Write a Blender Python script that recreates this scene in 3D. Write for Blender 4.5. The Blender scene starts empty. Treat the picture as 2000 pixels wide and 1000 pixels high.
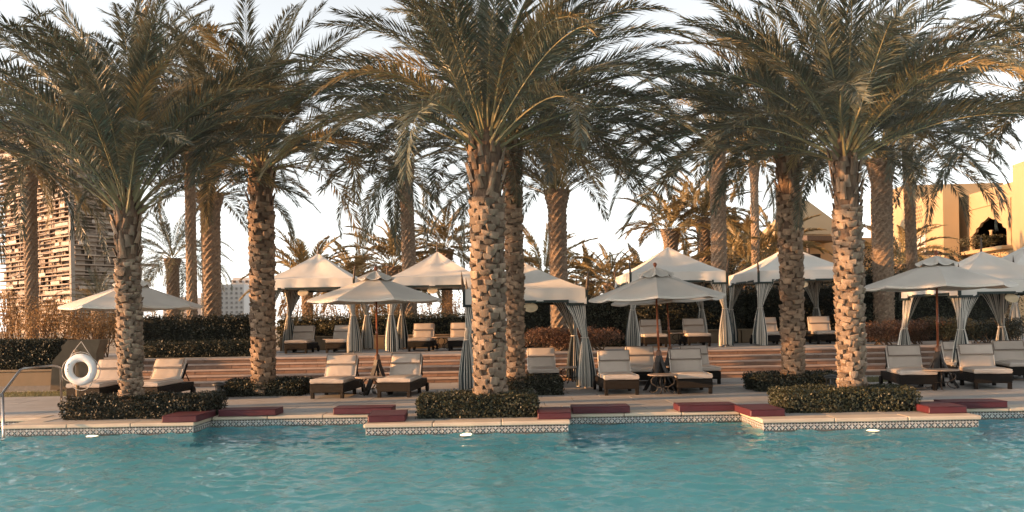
import bpy, math, random
import numpy as np
from mathutils import Matrix, Vector
R = math.radians
PI = math.pi

# ------------------------------------------------------------------ camera, sky, sun, exposure
scene = bpy.context.scene
COL = scene.collection
FPX = 1700.0            # focal length in pixels of the 2000 px wide photograph
EYE = 1.6
ROLL = R(1.0)
cam = bpy.data.cameras.new('camera')
cam.sensor_width = 36.0
cam.lens = 36.0 * FPX / 2000.0
cam.shift_y = 128.0 / 2000.0
cam.clip_start = 0.1
cam.clip_end = 3000
cam_ob = bpy.data.objects.new('camera', cam)
COL.objects.link(cam_ob)
cam_ob.matrix_world = Matrix.Translation((0, 0, EYE)) @ Matrix.Rotation(R(90), 4, 'X') @ Matrix.Rotation(-ROLL, 4, 'Z')
scene.camera = cam_ob

SUN_AZ = R(80)          # to the left of straight-behind the camera
SUN_EL = R(9.5)
sun_vec = Vector((-math.sin(SUN_AZ) * math.cos(SUN_EL), -math.cos(SUN_AZ) * math.cos(SUN_EL), math.sin(SUN_EL)))
world = bpy.data.worlds.new('World')
scene.world = world
world.use_nodes = True
wn = world.node_tree
wn.nodes.clear()
sky = wn.nodes.new('ShaderNodeTexSky')
sky.sky_type = 'NISHITA'
sky.sun_disc = False
sky.sun_elevation = SUN_EL
sky.sun_rotation = math.atan2(sun_vec.x, sun_vec.y)
sky.air_density = 0.95
sky.dust_density = 0.4
sky.ozone_density = 0.3
bg = wn.nodes.new('ShaderNodeBackground')
bg.inputs['Strength'].default_value = 0.15
wo = wn.nodes.new('ShaderNodeOutputWorld')
thin = wn.nodes.new('ShaderNodeHueSaturation')      # sky colour desaturated evenly, for a whiter sky and neutral shade
thin.inputs['Saturation'].default_value = 0.18
wn.links.new(sky.outputs[0], thin.inputs['Color'])
wn.links.new(thin.outputs[0], bg.inputs['Color'])
wn.links.new(bg.outputs[0], wo.inputs['Surface'])

sun = bpy.data.lights.new('sun', 'SUN')
sun.energy = 4.5
sun.angle = R(0.6)
sun.color = (1.0, 0.50, 0.20)
sun_ob = bpy.data.objects.new('sun', sun)
COL.objects.link(sun_ob)
sun_ob.rotation_euler = sun_vec.to_track_quat('Z', 'Y').to_euler()
sun_ob.location = sun_vec * 60

vs = scene.view_settings
vs.view_transform = 'Standard'
vs.look = 'None'
vs.exposure = 1.42
vs.gamma = 1.0
vs.use_curve_mapping = False
cy = scene.cycles
cy.use_denoising = True
cy.max_bounces = 7
cy.diffuse_bounces = 3
cy.glossy_bounces = 3
cy.transmission_bounces = 5
cy.transparent_max_bounces = 8
cy.sample_clamp_indirect = 5.0
cy.blur_glossy = 0.5


def at(px, py, d):
    """Point of the place seen at a pixel of the photograph at distance d."""
    u, v = px - 1000.0, py - 628.0
    u2 = u * math.cos(ROLL) - v * math.sin(ROLL)
    v2 = u * math.sin(ROLL) + v * math.cos(ROLL)
    return Vector((u2 / FPX * d, d, EYE - v2 / FPX * d))


# ------------------------------------------------------------------ materials
class NT:
    def __init__(self, name):
        self.m = bpy.data.materials.new(name)
        self.m.use_nodes = True
        self.t = self.m.node_tree
        self.b = self.t.nodes['Principled BSDF']
        self.out = self.t.nodes['Material Output']

    def n(self, typ, **kw):
        nd = self.t.nodes.new(typ)
        for k, v in kw.items():
            if hasattr(nd, k):
                setattr(nd, k, v)
            else:
                nd.inputs[k].default_value = v
        return nd

    def l(self, a, b):
        self.t.links.new(a, b)

    def math(self, op, a, b=None, c=None):
        nd = self.t.nodes.new('ShaderNodeMath')
        nd.operation = op
        for i, v in enumerate((a, b, c)):
            if v is None:
                continue
            if isinstance(v, (int, float)):
                nd.inputs[i].default_value = v
            else:
                self.l(v, nd.inputs[i])
        return nd.outputs[0]

    def mix(self, f, a, b, typ='MIX'):
        nd = self.t.nodes.new('ShaderNodeMix')
        nd.data_type = 'RGBA'
        nd.blend_type = typ
        for i, v in ((0, f), (6, a), (7, b)):
            if isinstance(v, (int, float)):
                nd.inputs[i].default_value = v
            elif isinstance(v, tuple):
                nd.inputs[i].default_value = (*v, 1.0)
            else:
                self.l(v, nd.inputs[i])
        return nd.outputs[2]


def mat(name, c1, c2=None, scale=4.0, rough=0.7, bump=0.0, bscale=30.0, rnd=0.0, coords='Object', metal=0.0, detail=4.0,
        stretch=(1, 1, 1), spec=0.4, dirt=0.0, dirtcol=(0.08, 0.06, 0.045)):
    t = NT(name)
    tc = t.n('ShaderNodeTexCoord')
    mp = t.n('ShaderNodeMapping')
    mp.inputs['Scale'].default_value = stretch
    oi = t.n('ShaderNodeObjectInfo')
    t.l(tc.outputs[coords], mp.inputs['Vector'])
    src = mp.outputs[0]
    if rnd:
        ad = t.n('ShaderNodeVectorMath', operation='ADD')
        t.l(src, ad.inputs[0])
        sc = t.n('ShaderNodeVectorMath', operation='SCALE')
        cv = t.n('ShaderNodeCombineXYZ')
        for i in range(3):
            t.l(oi.outputs['Random'], cv.inputs[i])
        t.l(cv.outputs[0], sc.inputs[0])
        sc.inputs['Scale'].default_value = 37.0
        t.l(sc.outputs[0], ad.inputs[1])
        src = ad.outputs[0]
    nz = t.n('ShaderNodeTexNoise', Scale=scale, Detail=detail)
    t.l(src, nz.inputs['Vector'])
    rp = t.n('ShaderNodeMapRange')
    rp.inputs[1].default_value = 0.3
    rp.inputs[2].default_value = 0.7
    t.l(nz.outputs['Fac'], rp.inputs[0])
    col = t.mix(rp.outputs[0], c1, c2 or tuple(x * 0.75 for x in c1))
    if rnd:
        h = t.n('ShaderNodeHueSaturation')
        v = t.math('MULTIPLY_ADD', oi.outputs['Random'], rnd, 1.0 - rnd * 0.5)
        t.l(v, h.inputs['Value'])
        t.l(col, h.inputs['Color'])
        col = h.outputs[0]
    if dirt:
        n2 = t.n('ShaderNodeTexNoise', Scale=scale * 0.37, Detail=6.0)
        t.l(src, n2.inputs['Vector'])
        m2 = t.n('ShaderNodeMapRange')
        m2.inputs[1].default_value = 0.52
        m2.inputs[2].default_value = 0.72
        m2.inputs[4].default_value = dirt
        t.l(n2.outputs['Fac'], m2.inputs[0])
        col = t.mix(m2.outputs[0], col, dirtcol)
    t.l(col, t.b.inputs['Base Color'])
    t.b.inputs['Roughness'].default_value = rough
    t.b.inputs['Metallic'].default_value = metal
    t.b.inputs['Specular IOR Level'].default_value = spec
    if bump:
        nb = t.n('ShaderNodeTexNoise', Scale=bscale, Detail=5.0)
        t.l(src, nb.inputs['Vector'])
        bp = t.n('ShaderNodeBump', Strength=bump, Distance=0.02)
        t.l(nb.outputs['Fac'], bp.inputs['Height'])
        t.l(bp.outputs[0], t.b.inputs['Normal'])
    return t.m


def leaf_mat(name, ca, cb, rough=0.5, trans=0.25, tip=None):
    t = NT(name)
    g = t.n('ShaderNodeNewGeometry')
    oi = t.n('ShaderNodeObjectInfo')
    nz = t.n('ShaderNodeTexNoise', Scale=1.3, Detail=2.0)
    tc = t.n('ShaderNodeTexCoord')
    t.l(tc.outputs['Object'], nz.inputs['Vector'])
    f = t.math('ADD', t.math('MULTIPLY', g.outputs['Random Per Island'], 0.6), t.math('MULTIPLY', nz.outputs['Fac'], 0.4))
    col = t.mix(f, ca, cb)
    h = t.n('ShaderNodeHueSaturation')
    t.l(t.math('MULTIPLY_ADD', oi.outputs['Random'], 0.5, 0.75), h.inputs['Value'])
    t.l(col, h.inputs['Color'])
    col = h.outputs[0]
    t.l(col, t.b.inputs['Base Color'])
    t.b.inputs['Roughness'].default_value = rough
    t.b.inputs['Specular IOR Level'].default_value = 0.35
    tr = t.n('ShaderNodeBsdfTranslucent')
    t.l(col, tr.inputs['Color'])
    ms = t.n('ShaderNodeMixShader')
    ms.inputs[0].default_value = trans
    t.l(t.b.outputs[0], ms.inputs[1])
    t.l(tr.outputs[0], ms.inputs[2])
    t.l(ms.outputs[0], t.out.inputs['Surface'])
    return t.m


M = {}
M['frond'] = leaf_mat('palm_leaf', (0.066, 0.082, 0.064), (0.175, 0.175, 0.125), 0.38, 0.20)
M['frond_dry_sunlit'] = leaf_mat('palm_leaf_dry_sunlit', (0.17, 0.135, 0.07), (0.36, 0.27, 0.13), 0.45, 0.22)  # golden drier leaves, with sunlight painted into the colour
M['petiole'] = mat('palm_petiole', (0.24, 0.21, 0.11), (0.17, 0.15, 0.08), 6, 0.5, rnd=0.2)
M['boot'] = mat('palm_leaf_base_bark', (0.28, 0.21, 0.15), (0.14, 0.10, 0.07), 9, 0.85, bump=0.6, bscale=60, rnd=0.8, stretch=(1, 1, 0.4), dirt=0.6, dirtcol=(0.12, 0.085, 0.06))
M['boot_brown'] = mat('palm_leaf_base_bark_brown', (0.27, 0.19, 0.125), (0.15, 0.10, 0.065), 9, 0.85, bump=0.6, bscale=60, rnd=0.8, stretch=(1, 1, 0.4), dirt=0.6, dirtcol=(0.09, 0.06, 0.045))
M['fibre'] = mat('palm_trunk_fibre', (0.17, 0.11, 0.07), (0.07, 0.048, 0.035), 16, 0.95, bump=0.8, bscale=50, stretch=(1, 1, 0.3))
M['trunk_far'] = mat('palm_trunk_bark', (0.30, 0.22, 0.15), (0.14, 0.1, 0.07), 12, 0.9, bump=0.7, bscale=40, rnd=0.3)
M['slab'] = mat('limestone_slab', (0.365, 0.348, 0.325), (0.30, 0.285, 0.265), 2.0, 0.62, bump=0.12, bscale=45, rnd=0.16, dirt=0.22, dirtcol=(0.25, 0.22, 0.19))
M['joint'] = mat('paving_bed', (0.24, 0.215, 0.185), (0.18, 0.16, 0.14), 8, 0.9, bump=0.3)
M['coping'] = mat('sandstone_coping', (0.56, 0.47, 0.36), (0.47, 0.39, 0.30), 3.0, 0.55, bump=0.15, bscale=50, rnd=0.14, dirt=0.2, dirtcol=(0.28, 0.22, 0.16))
M['riser'] = mat('riser_stone', (0.31, 0.19, 0.13), (0.22, 0.135, 0.095), 5.0, 0.75, bump=0.35, bscale=35, rnd=0.55, dirt=0.35, dirtcol=(0.16, 0.10, 0.075))
M['tread'] = mat('tread_stone', (0.46, 0.35, 0.285), (0.38, 0.285, 0.235), 3.0, 0.65, bump=0.15, bscale=45, rnd=0.15, dirt=0.2, dirtcol=(0.25, 0.18, 0.14))
M['stucco'] = mat('tan_stucco', (0.26, 0.19, 0.12), (0.215, 0.16, 0.10), 3.0, 0.85, bump=0.2, bscale=90, dirt=0.25, dirtcol=(0.22, 0.16, 0.10))
M['stucco_dark'] = mat('shade_toned_tan_stone', (0.15, 0.11, 0.07), (0.11, 0.08, 0.05), 4.0, 0.9, bump=0.3, bscale=60, dirt=0.3)  # tan darkened so the cheek wall carries shade in its colour
M['palace'] = mat('ochre_stucco', (0.40, 0.29, 0.165), (0.35, 0.255, 0.145), 0.5, 0.85, bump=0.15, bscale=20, dirt=0.18, dirtcol=(0.33, 0.23, 0.13))
M['canvas'] = mat('tent_canvas', (0.70, 0.67, 0.61), (0.64, 0.61, 0.55), 1.5, 0.75, bump=0.5, bscale=3.0, rnd=0.08, dirt=0.12, dirtcol=(0.42, 0.36, 0.28))
M['parasol'] = mat('parasol_canvas', (0.60, 0.565, 0.505), (0.53, 0.50, 0.45), 2.0, 0.8, bump=0.25, bscale=5.0, rnd=0.08, dirt=0.15, dirtcol=(0.4, 0.36, 0.31))
M['green_trim'] = mat('dark_green_trim', (0.018, 0.032, 0.028), (0.012, 0.022, 0.02), 20, 0.6)
M['spike'] = mat('brown_finial', (0.10, 0.065, 0.04), (0.06, 0.04, 0.026), 12, 0.5)
M['post'] = mat('pale_post', (0.55, 0.5, 0.43), (0.45, 0.4, 0.34), 10, 0.6)
M['teak'] = mat('varnished_teak', (0.27, 0.085, 0.035), (0.17, 0.05, 0.022), 14, 0.35, stretch=(1, 1, 0.12))
M['rib'] = mat('brown_rib', (0.16, 0.075, 0.04), (0.1, 0.05, 0.03), 14, 0.45)
M['iron'] = mat('black_iron', (0.026, 0.023, 0.021), (0.016, 0.014, 0.013), 16, 0.5, metal=0.2)
M['wicker'] = mat('dark_wicker', (0.016, 0.013, 0.011), (0.008, 0.007, 0.006), 60, 0.6, bump=0.7, bscale=140, stretch=(1, 1, 2), spec=0.15)
M['cushion'] = mat('beige_cushion', (0.47, 0.405, 0.345), (0.42, 0.36, 0.305), 3, 0.85, bump=0.6, bscale=7, rnd=0.16, dirt=0.1, dirtcol=(0.4, 0.33, 0.27))
M['piping'] = mat('cushion_piping', (0.72, 0.67, 0.6), None, 8, 0.8)
M['piping_dark'] = mat('cushion_seam', (0.10, 0.075, 0.06), None, 8, 0.8)
M['tabletop'] = mat('stone_table_top', (0.36, 0.27, 0.2), (0.27, 0.2, 0.15), 10, 0.5)
M['red'] = mat('red_cushion_fabric', (0.085, 0.015, 0.022), (0.06, 0.011, 0.016), 3, 0.55, bump=0.2, bscale=8, rnd=0.15)
M['white'] = mat('white_ring', (0.74, 0.76, 0.76), (0.66, 0.68, 0.69), 6, 0.4, dirt=0.1, dirtcol=(0.5, 0.5, 0.48))
M['rope'] = mat('white_rope', (0.5, 0.48, 0.44), None, 30, 0.85)
M['wood'] = mat('tan_wood_post', (0.24, 0.17, 0.10), (0.17, 0.115, 0.065), 14, 0.6, stretch=(1, 1, 0.15))
M['steel'] = mat('stainless_steel', (0.42, 0.40, 0.38), (0.34, 0.32, 0.3), 8, 0.28, metal=1.0)
M['mark'] = mat('teal_print', (0.05, 0.16, 0.2), None, 8, 0.5)
M['tile'] = mat('cream_glazed_tile', (0.50, 0.49, 0.46), (0.42, 0.41, 0.39), 14, 0.25, rnd=0.3)
M['tile_dark'] = mat('brown_glaze', (0.045, 0.035, 0.032), (0.03, 0.024, 0.024), 14, 0.25)
M['tile_blue'] = mat('teal_glaze', (0.10, 0.16, 0.17), (0.07, 0.12, 0.13), 14, 0.25)
M['basin'] = mat('aqua_pool_mosaic', (0.15, 0.47, 0.56), (0.115, 0.41, 0.50), 1.2, 0.6, dirt=0.1, dirtcol=(0.1, 0.34, 0.38))
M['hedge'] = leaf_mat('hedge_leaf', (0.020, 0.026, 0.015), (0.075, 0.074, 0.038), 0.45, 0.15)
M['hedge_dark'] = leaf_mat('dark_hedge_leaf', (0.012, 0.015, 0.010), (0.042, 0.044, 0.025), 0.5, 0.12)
M['shrub'] = leaf_mat('shrub_leaf', (0.055, 0.058, 0.03), (0.14, 0.115, 0.055), 0.5, 0.22)
M['shrub_dry'] = leaf_mat('dry_shrub_leaf', (0.20, 0.12, 0.05), (0.33, 0.2, 0.085), 0.6, 0.3)
M['shrub_red'] = leaf_mat('reddish_shrub_leaf', (0.07, 0.045, 0.028), (0.2, 0.10, 0.06), 0.5, 0.2)
M['twig'] = mat('twig_bark', (0.17, 0.11, 0.065), (0.1, 0.065, 0.04), 12, 0.9)
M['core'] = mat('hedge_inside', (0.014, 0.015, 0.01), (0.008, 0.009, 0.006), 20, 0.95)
M['lawn'] = mat('lawn_soil', (0.10, 0.10, 0.045), (0.16, 0.135, 0.07), 3, 0.95, bump=0.4, bscale=60)
M['grass'] = leaf_mat('grass_blade', (0.10, 0.115, 0.045), (0.2, 0.18, 0.085), 0.6, 0.25)
M['ground'] = mat('sandy_ground', (0.32, 0.25, 0.17), (0.22, 0.17, 0.11), 0.15, 0.95, bump=0.3, bscale=3, coords='Object')
M['tower_core'] = mat('tan_block_infill', (0.17, 0.13, 0.10), (0.10, 0.08, 0.06), 0.35, 0.8, stretch=(1, 1, 2))  # tan concrete tone of the core behind the floor slabs
M['dark_open'] = mat('interior_shade_dark', (0.012, 0.008, 0.006), (0.008, 0.006, 0.005), 3, 0.9)  # near-black stands in for the shade deep inside the arched opening
M['concrete'] = mat('raw_concrete', (0.34, 0.27, 0.21), (0.24, 0.185, 0.14), 0.25, 0.85, rnd=0.3)
M['parapet'] = mat('pale_panel', (0.40, 0.34, 0.28), (0.30, 0.25, 0.20), 0.5, 0.7, rnd=0.9)
M['glass'] = mat('dark_glass', (0.12, 0.10, 0.085), (0.07, 0.06, 0.055), 0.3, 0.12, spec=0.6)
M['facade_white'] = mat('white_facade', (0.56, 0.53, 0.5), (0.5, 0.475, 0.45), 0.1, 0.8)
M['lamp_black'] = mat('black_lamp_metal', (0.03, 0.03, 0.028), (0.02, 0.02, 0.019), 12, 0.4)
M['plaque'] = mat('cream_plaque', (0.66, 0.52, 0.33), None, 6, 0.6)


def curtain_mat():
    t = NT('striped_curtain')
    uv = t.n('ShaderNodeUVMap', uv_map='uv')
    sp = t.n('ShaderNodeSeparateXYZ')
    t.l(uv.outputs[0], sp.inputs[0])
    f = t.math('FRACT', t.math('MULTIPLY', sp.outputs[0], 17.0))
    s = t.math('GREATER_THAN', f, 0.58)
    thin = t.math('MULTIPLY', t.math('GREATER_THAN', f, 0.2), t.math('LESS_THAN', f, 0.28))
    s2 = t.math('MAXIMUM', s, t.math('MULTIPLY', thin, 0.5))
    col = t.mix(s2, (0.70, 0.66, 0.58), (0.045, 0.058, 0.060))
    t.l(col, t.b.inputs['Base Color'])
    t.b.inputs['Roughness'].default_value = 0.85
    return t.m


M['curtain'] = curtain_mat()


def water_mat():
    t = NT('pool_water')
    tc = t.n('ShaderNodeTexCoord')
    hs = None
    for sc, st, w in ((2.2, (1, 1.5, 1), 0.8), (7.0, (1, 1.35, 1), 0.55), (19.0, (1, 1.2, 1), 0.16)):
        mp = t.n('ShaderNodeMapping')
        mp.inputs['Scale'].default_value = st
        mp.inputs['Rotation'].default_value = (0, 0, 0.2 * sc)
        t.l(tc.outputs['Object'], mp.inputs[0])
        nz = t.n('ShaderNodeTexNoise', Scale=sc, Detail=2.0, Distortion=0.6)
        t.l(mp.outputs[0], nz.inputs['Vector'])
        h = t.math('MULTIPLY', nz.outputs['Fac'], w)
        hs = h if hs is None else t.math('ADD', hs, h)
    big = t.n('ShaderNodeTexNoise', Scale=0.35, Detail=2.0)
    t.l(tc.outputs['Object'], big.inputs['Vector'])
    amp = t.math('MULTIPLY_ADD', big.outputs['Fac'], 1.1, 0.35)
    hs = t.math('MULTIPLY', hs, amp)
    bp = t.n('ShaderNodeBump', Strength=0.6, Distance=0.06)
    t.l(hs, bp.inputs['Height'])
    t.l(bp.outputs[0], t.b.inputs['Normal'])
    t.b.inputs['Base Color'].default_value = (0.80, 0.96, 0.97, 1)
    t.b.inputs['Roughness'].default_value = 0.04
    t.b.inputs['IOR'].default_value = 1.33
    t.b.inputs['Transmission Weight'].default_value = 1.0
    return t.m


M['water'] = water_mat()


def glow_mat():
    t = NT('lit_lens')
    t.b.inputs['Base Color'].default_value = (0.9, 0.8, 0.6, 1)
    t.b.inputs['Emission Color'].default_value = (1.0, 0.80, 0.50, 1)
    t.b.inputs['Emission Strength'].default_value = 0.9
    return t.m


M['glow'] = glow_mat()


# ------------------------------------------------------------------ mesh helpers
def link(name, data, parent=None, loc=None, rot=None, scale=None):
    o = bpy.data.objects.new(name, data)
    COL.objects.link(o)
    if parent is not None:
        o.parent = parent
    if loc is not None:
        o.location = loc
    if rot is not None:
        o.rotation_euler = rot
    if scale is not None:
        o.scale = (scale,) * 3 if isinstance(scale, (int, float)) else scale
    return o


def tag(o, label=None, cat=None, group=None, kind=None):
    for k, v in (('label', label), ('category', cat), ('group', group), ('kind', kind)):
        if v:
            o[k] = v
    return o


def empty(name, loc, rz=0.0, label=None, cat=None, group=None):
    o = link(name, None, None, loc, (0, 0, rz))
    o.empty_display_size = 0.2
    return tag(o, label, cat, group)


def np_mesh(name, verts, faces, material):
    """Mesh from numpy arrays, every face with the same number of corners."""
    me = bpy.data.meshes.new(name)
    nv, (nf, k) = len(verts), faces.shape
    me.vertices.add(nv)
    me.vertices.foreach_set('co', np.asarray(verts, dtype=np.float32).ravel())
    me.loops.add(nf * k)
    me.loops.foreach_set('vertex_index', faces.astype(np.int32).ravel())
    me.polygons.add(nf)
    me.polygons.foreach_set('loop_start', np.arange(0, nf * k, k, dtype=np.int32))
    me.update(calc_edges=True)
    me.materials.append(material)
    return me


class MB:
    """Collects shapes of one mesh."""
    def __init__(self):
        self.v, self.f, self.mi, self.uv = [], [], [], None

    def add(self, vs, fs, mi=0):
        o = len(self.v)
        self.v += [tuple(p) for p in vs]
        self.f += [tuple(i + o for i in f) for f in fs]
        self.mi += [mi] * len(fs)
        return self

    def box(self, c, s, rz=0.0, mi=0, tilt=None):
        x, y, z = s[0] / 2, s[1] / 2, s[2] / 2
        pts = [Vector(p) for p in ((-x, -y, -z), (x, -y, -z), (x, y, -z), (-x, y, -z), (-x, -y, z), (x, -y, z), (x, y, z), (-x, y, z))]
        m = Matrix.Rotation(rz, 3, 'Z')
        if tilt:
            m = m @ Matrix.Rotation(tilt, 3, 'X')
        pts = [m @ p + Vector(c) for p in pts]
        return self.add(pts, [(0, 3, 2, 1), (4, 5, 6, 7), (0, 1, 5, 4), (1, 2, 6, 5), (2, 3, 7, 6), (3, 0, 4, 7)], mi)

    def bbox(self, c, s, b=0.01, rx=0.0, mi=0, jit=0.0, rnd=None):
        """Box with chamfered edges, tilted by rx about X."""
        hx, hy, hz = s[0] / 2, s[1] / 2, s[2] / 2
        pts, idx = [], {}
        def P(sx, sy, sz, ax):
            key = (sx, sy, sz, ax)
            if key not in idx:
                p = [sx * (hx - (b if ax != 0 else 0)), sy * (hy - (b if ax != 1 else 0)), sz * (hz - (b if ax != 2 else 0))]
                idx[key] = len(pts)
                pts.append(p)
            return idx[key]
        fs = []
        for ax in range(3):
            o1, o2 = (ax + 1) % 3, (ax + 2) % 3
            for sg in (-1, 1):
                q = []
                for a, bb in ((-1, -1), (1, -1), (1, 1), (-1, 1)):
                    sv = [0, 0, 0]
                    sv[ax], sv[o1], sv[o2] = sg, a, bb
                    q.append(P(*sv, ax))
                fs.append(tuple(q) if sg > 0 else tuple(reversed(q)))
        for ax in range(3):
            o1, o2 = (ax + 1) % 3, (ax + 2) % 3
            for a in (-1, 1):
                for bb in (-1, 1):
                    q = []
                    for s0, aa in ((-1, o1), (1, o1), (1, o2), (-1, o2)):
                        sv = [0, 0, 0]
                        sv[ax], sv[o1], sv[o2] = s0, a, bb
                        q.append(P(*sv, aa))
                    fs.append(tuple(q) if a * bb > 0 else tuple(reversed(q)))
        for sx in (-1, 1):
            for sy in (-1, 1):
                for sz in (-1, 1):
                    q = [P(sx, sy, sz, 0), P(sx, sy, sz, 1), P(sx, sy, sz, 2)]
                    fs.append(tuple(q) if sx * sy * sz > 0 else tuple(reversed(q)))
        m = Matrix.Rotation(rx, 3, 'X')
        out = []
        for p in pts:
            if jit and rnd:
                p = [x + rnd.uniform(-jit, jit) for x in p]
            out.append(m @ Vector(p) + Vector(c))
        return self.add(out, fs, mi)

    def tube(self, pts, r, n=8, cap=True, mi=0):
        pts = [Vector(p) for p in pts]
        k = len(pts)
        rs = r if isinstance(r, (list, tuple)) else [r] * k
        vs, fs = [], []
        up = None
        for i, p in enumerate(pts):
            t = (pts[min(i + 1, k - 1)] - pts[max(i - 1, 0)]).normalized()
            if up is None:
                up = Vector((0, 0, 1)) if abs(t.z) < 0.9 else Vector((0, 1, 0))
            a = t.cross(up)
            a = a.normalized() if a.length > 1e-6 else Vector((1, 0, 0))
            b = a.cross(t).normalized()
            up = b
            for j in range(n):
                w = 2 * PI * j / n
                vs.append(p + (a * math.cos(w) + b * math.sin(w)) * rs[i])
        for i in range(k - 1):
            for j in range(n):
                a0, b0 = i * n + j, i * n + (j + 1) % n
                fs.append((a0, b0, b0 + n, a0 + n))
        if cap:
            fs.append(tuple(reversed(range(n))))
            fs.append(tuple(range((k - 1) * n, k * n)))
        return self.add(vs, fs, mi)

    def lathe(self, prof, n=16, c=(0, 0, 0), mi=0, sy=1.0):
        vs, fs = [], []
        for r, z in prof:
            for j in range(n):
                w = 2 * PI * j / n
                vs.append((c[0] + r * math.cos(w), c[1] + r * math.sin(w) * sy, c[2] + z))
        k = len(prof)
        for i in range(k - 1):
            for j in range(n):
                a0, b0 = i * n + j, i * n + (j + 1) % n
                fs.append((a0, b0, b0 + n, a0 + n))
        fs.append(tuple(reversed(range(n))))
        fs.append(tuple(range((k - 1) * n, k * n)))
        return self.add(vs, fs, mi)

    def prism(self, poly, y0, y1, mi=0):
        """Polygon in X-Z swept along Y."""
        n = len(poly)
        vs = [(x, y0, z) for x, z in poly] + [(x, y1, z) for x, z in poly]
        fs = [tuple(range(n)), tuple(reversed(range(n, 2 * n)))]
        fs += [(i, i + n, (i + 1) % n + n, (i + 1) % n) for i in range(n)]
        return self.add(vs, fs, mi)

    def mesh(self, name, mats, smooth=False):
        me = bpy.data.meshes.new(name)
        me.from_pydata(self.v, [], self.f)
        for m in (mats if isinstance(mats, (list, tuple)) else [mats]):
            me.materials.append(m)
        if any(self.mi):
            me.polygons.foreach_set('material_index', self.mi)
        if smooth:
            me.polygons.foreach_set('use_smooth', [True] * len(me.polygons))
        me.update()
        return me

    def build(self, name, mats, parent=None, loc=None, rot=None, smooth=False):
        return link(name, self.mesh(name, mats, smooth), parent, loc, rot)


def struct(o):
    o['kind'] = 'structure'
    return o


def autosmooth(me, deg=35):
    me.polygons.foreach_set('use_smooth', [True] * len(me.polygons))
    me.set_sharp_from_angle(angle=R(deg))
    return me


# ------------------------------------------------------------------ ground, pool, deck, steps, terrace
YM = 16.3                     # paving field begins; the pool edge lies before it
YS0, YS1 = 23.2, 25.0         # foot and head of the steps
ZT = 0.68                     # upper terrace
ZW = -0.175                   # water
YB = 33.0                     # back of the terrace
PX = 34.0
PLAT = [(-8.50, -5.36, 14.55), (-2.36, 0.87, 13.85), (3.88, 7.24, 13.55)]            # x0, x1, front
GAPS = [(-PX, -8.50, 15.75), (-5.36, -2.36, 15.40), (0.87, 3.88, 14.85), (7.24, PX, 14.60)]   # x0, x1, recessed edge
YR = 15.76

g = MB()
for x0, x1, y0, y1 in ((-900, -PX, -300, 1500), (PX, 900, -300, 1500), (-PX, PX, -300, -20), (-PX, PX, YB, 1500)):
    z = ZT - 0.03 if y0 == YB else -0.02
    g.add([(x0, y0, z), (x1, y0, z), (x1, y1, z), (x0, y1, z)], [(0, 1, 2, 3)])
struct(g.build('ground', M['ground']))

b = MB()
b.add([(-PX, 1.5, -1.5), (PX, 1.5, -1.5), (PX, YR, -1.5), (-PX, YR, -1.5)], [(0, 1, 2, 3)])
b.add([(-PX, 1.5, -1.5), (PX, 1.5, -1.5), (PX, 1.5, -0.05), (-PX, 1.5, -0.05)], [(3, 2, 1, 0)])
for s_ in (-1, 1):
    b.add([(s_ * PX, 1.5, -1.5), (s_ * PX, YR, -1.5), (s_ * PX, YR, -0.05), (s_ * PX, 1.5, -0.05)], [(0, 1, 2, 3)])
for x0, x1, yr in PLAT + GAPS:
    b.box(((x0 + x1) / 2, (yr + YM) / 2 + 0.006, -0.86), (x1 - x0 - (0.012 if (x0, x1, yr) in PLAT else 0), YM - yr, 1.30))
struct(b.build('pool_basin', M['basin']))
# rippled water: a fine sheet where the camera looks, flat farther out
rsw = np.random.RandomState(17)
wx, wy = np.arange(-13.0, 13.001, 0.032), np.arange(5.0, YR + .001, 0.03)
gx_, gy_ = np.meshgrid(wx, wy)
hz_ = np.zeros_like(gx_)
for k in range(80):
    lam = 0.10 * (0.7 / 0.10) ** rsw.rand()
    ang = rsw.normal(0, 0.75) + (PI if rsw.rand() < .3 else 0) + PI / 2
    kx, ky = 2 * PI / lam * math.cos(ang), 2 * PI / lam * math.sin(ang)
    amp = 0.054 * lam / (2 * PI) * (1.0 if lam < .5 else .8)
    mod = 0.55 + 0.45 * np.sin(gx_ * rsw.uniform(.3, 1.1) + gy_ * rsw.uniform(.3, 1.1) + rsw.rand() * 6)
    hz_ += amp * mod * np.sin(kx * gx_ + ky * gy_ + rsw.rand() * 6.28)
edge = np.minimum.reduce([np.clip((gx_ + 13) / .8, 0, 1), np.clip((13 - gx_) / .8, 0, 1), np.clip((gy_ - 5) / .8, 0, 1)])
hz_ *= edge
wv_ = np.stack([gx_, gy_, hz_], 2).reshape(-1, 3)
nr_, nc_ = gx_.shape
ii = (np.arange(nr_ - 1)[:, None] * nc_ + np.arange(nc_ - 1)[None, :]).ravel()
wf_ = np.stack([ii, ii + 1, ii + nc_ + 1, ii + nc_], 1)
base = len(wv_)
ex = np.array([(-PX, 1.5, 0), (PX, 1.5, 0), (PX, 5, 0), (-PX, 5, 0), (-PX, YR, 0), (-13, YR, 0), (-13, 5, 0), (13, 5, 0), (13, YR, 0), (PX, YR, 0)], float)
ef = np.array([(0, 1, 2, 3), (3, 6, 5, 4), (7, 2, 9, 8)]) + base
wme = np_mesh('pool_water', np.concatenate([wv_, ex]), np.concatenate([wf_, ef]), M['water'])
wme.polygons.foreach_set('use_smooth', [True] * len(wme.polygons))
struct(link('pool_water', wme, None, (0, 0, ZW)))

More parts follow.
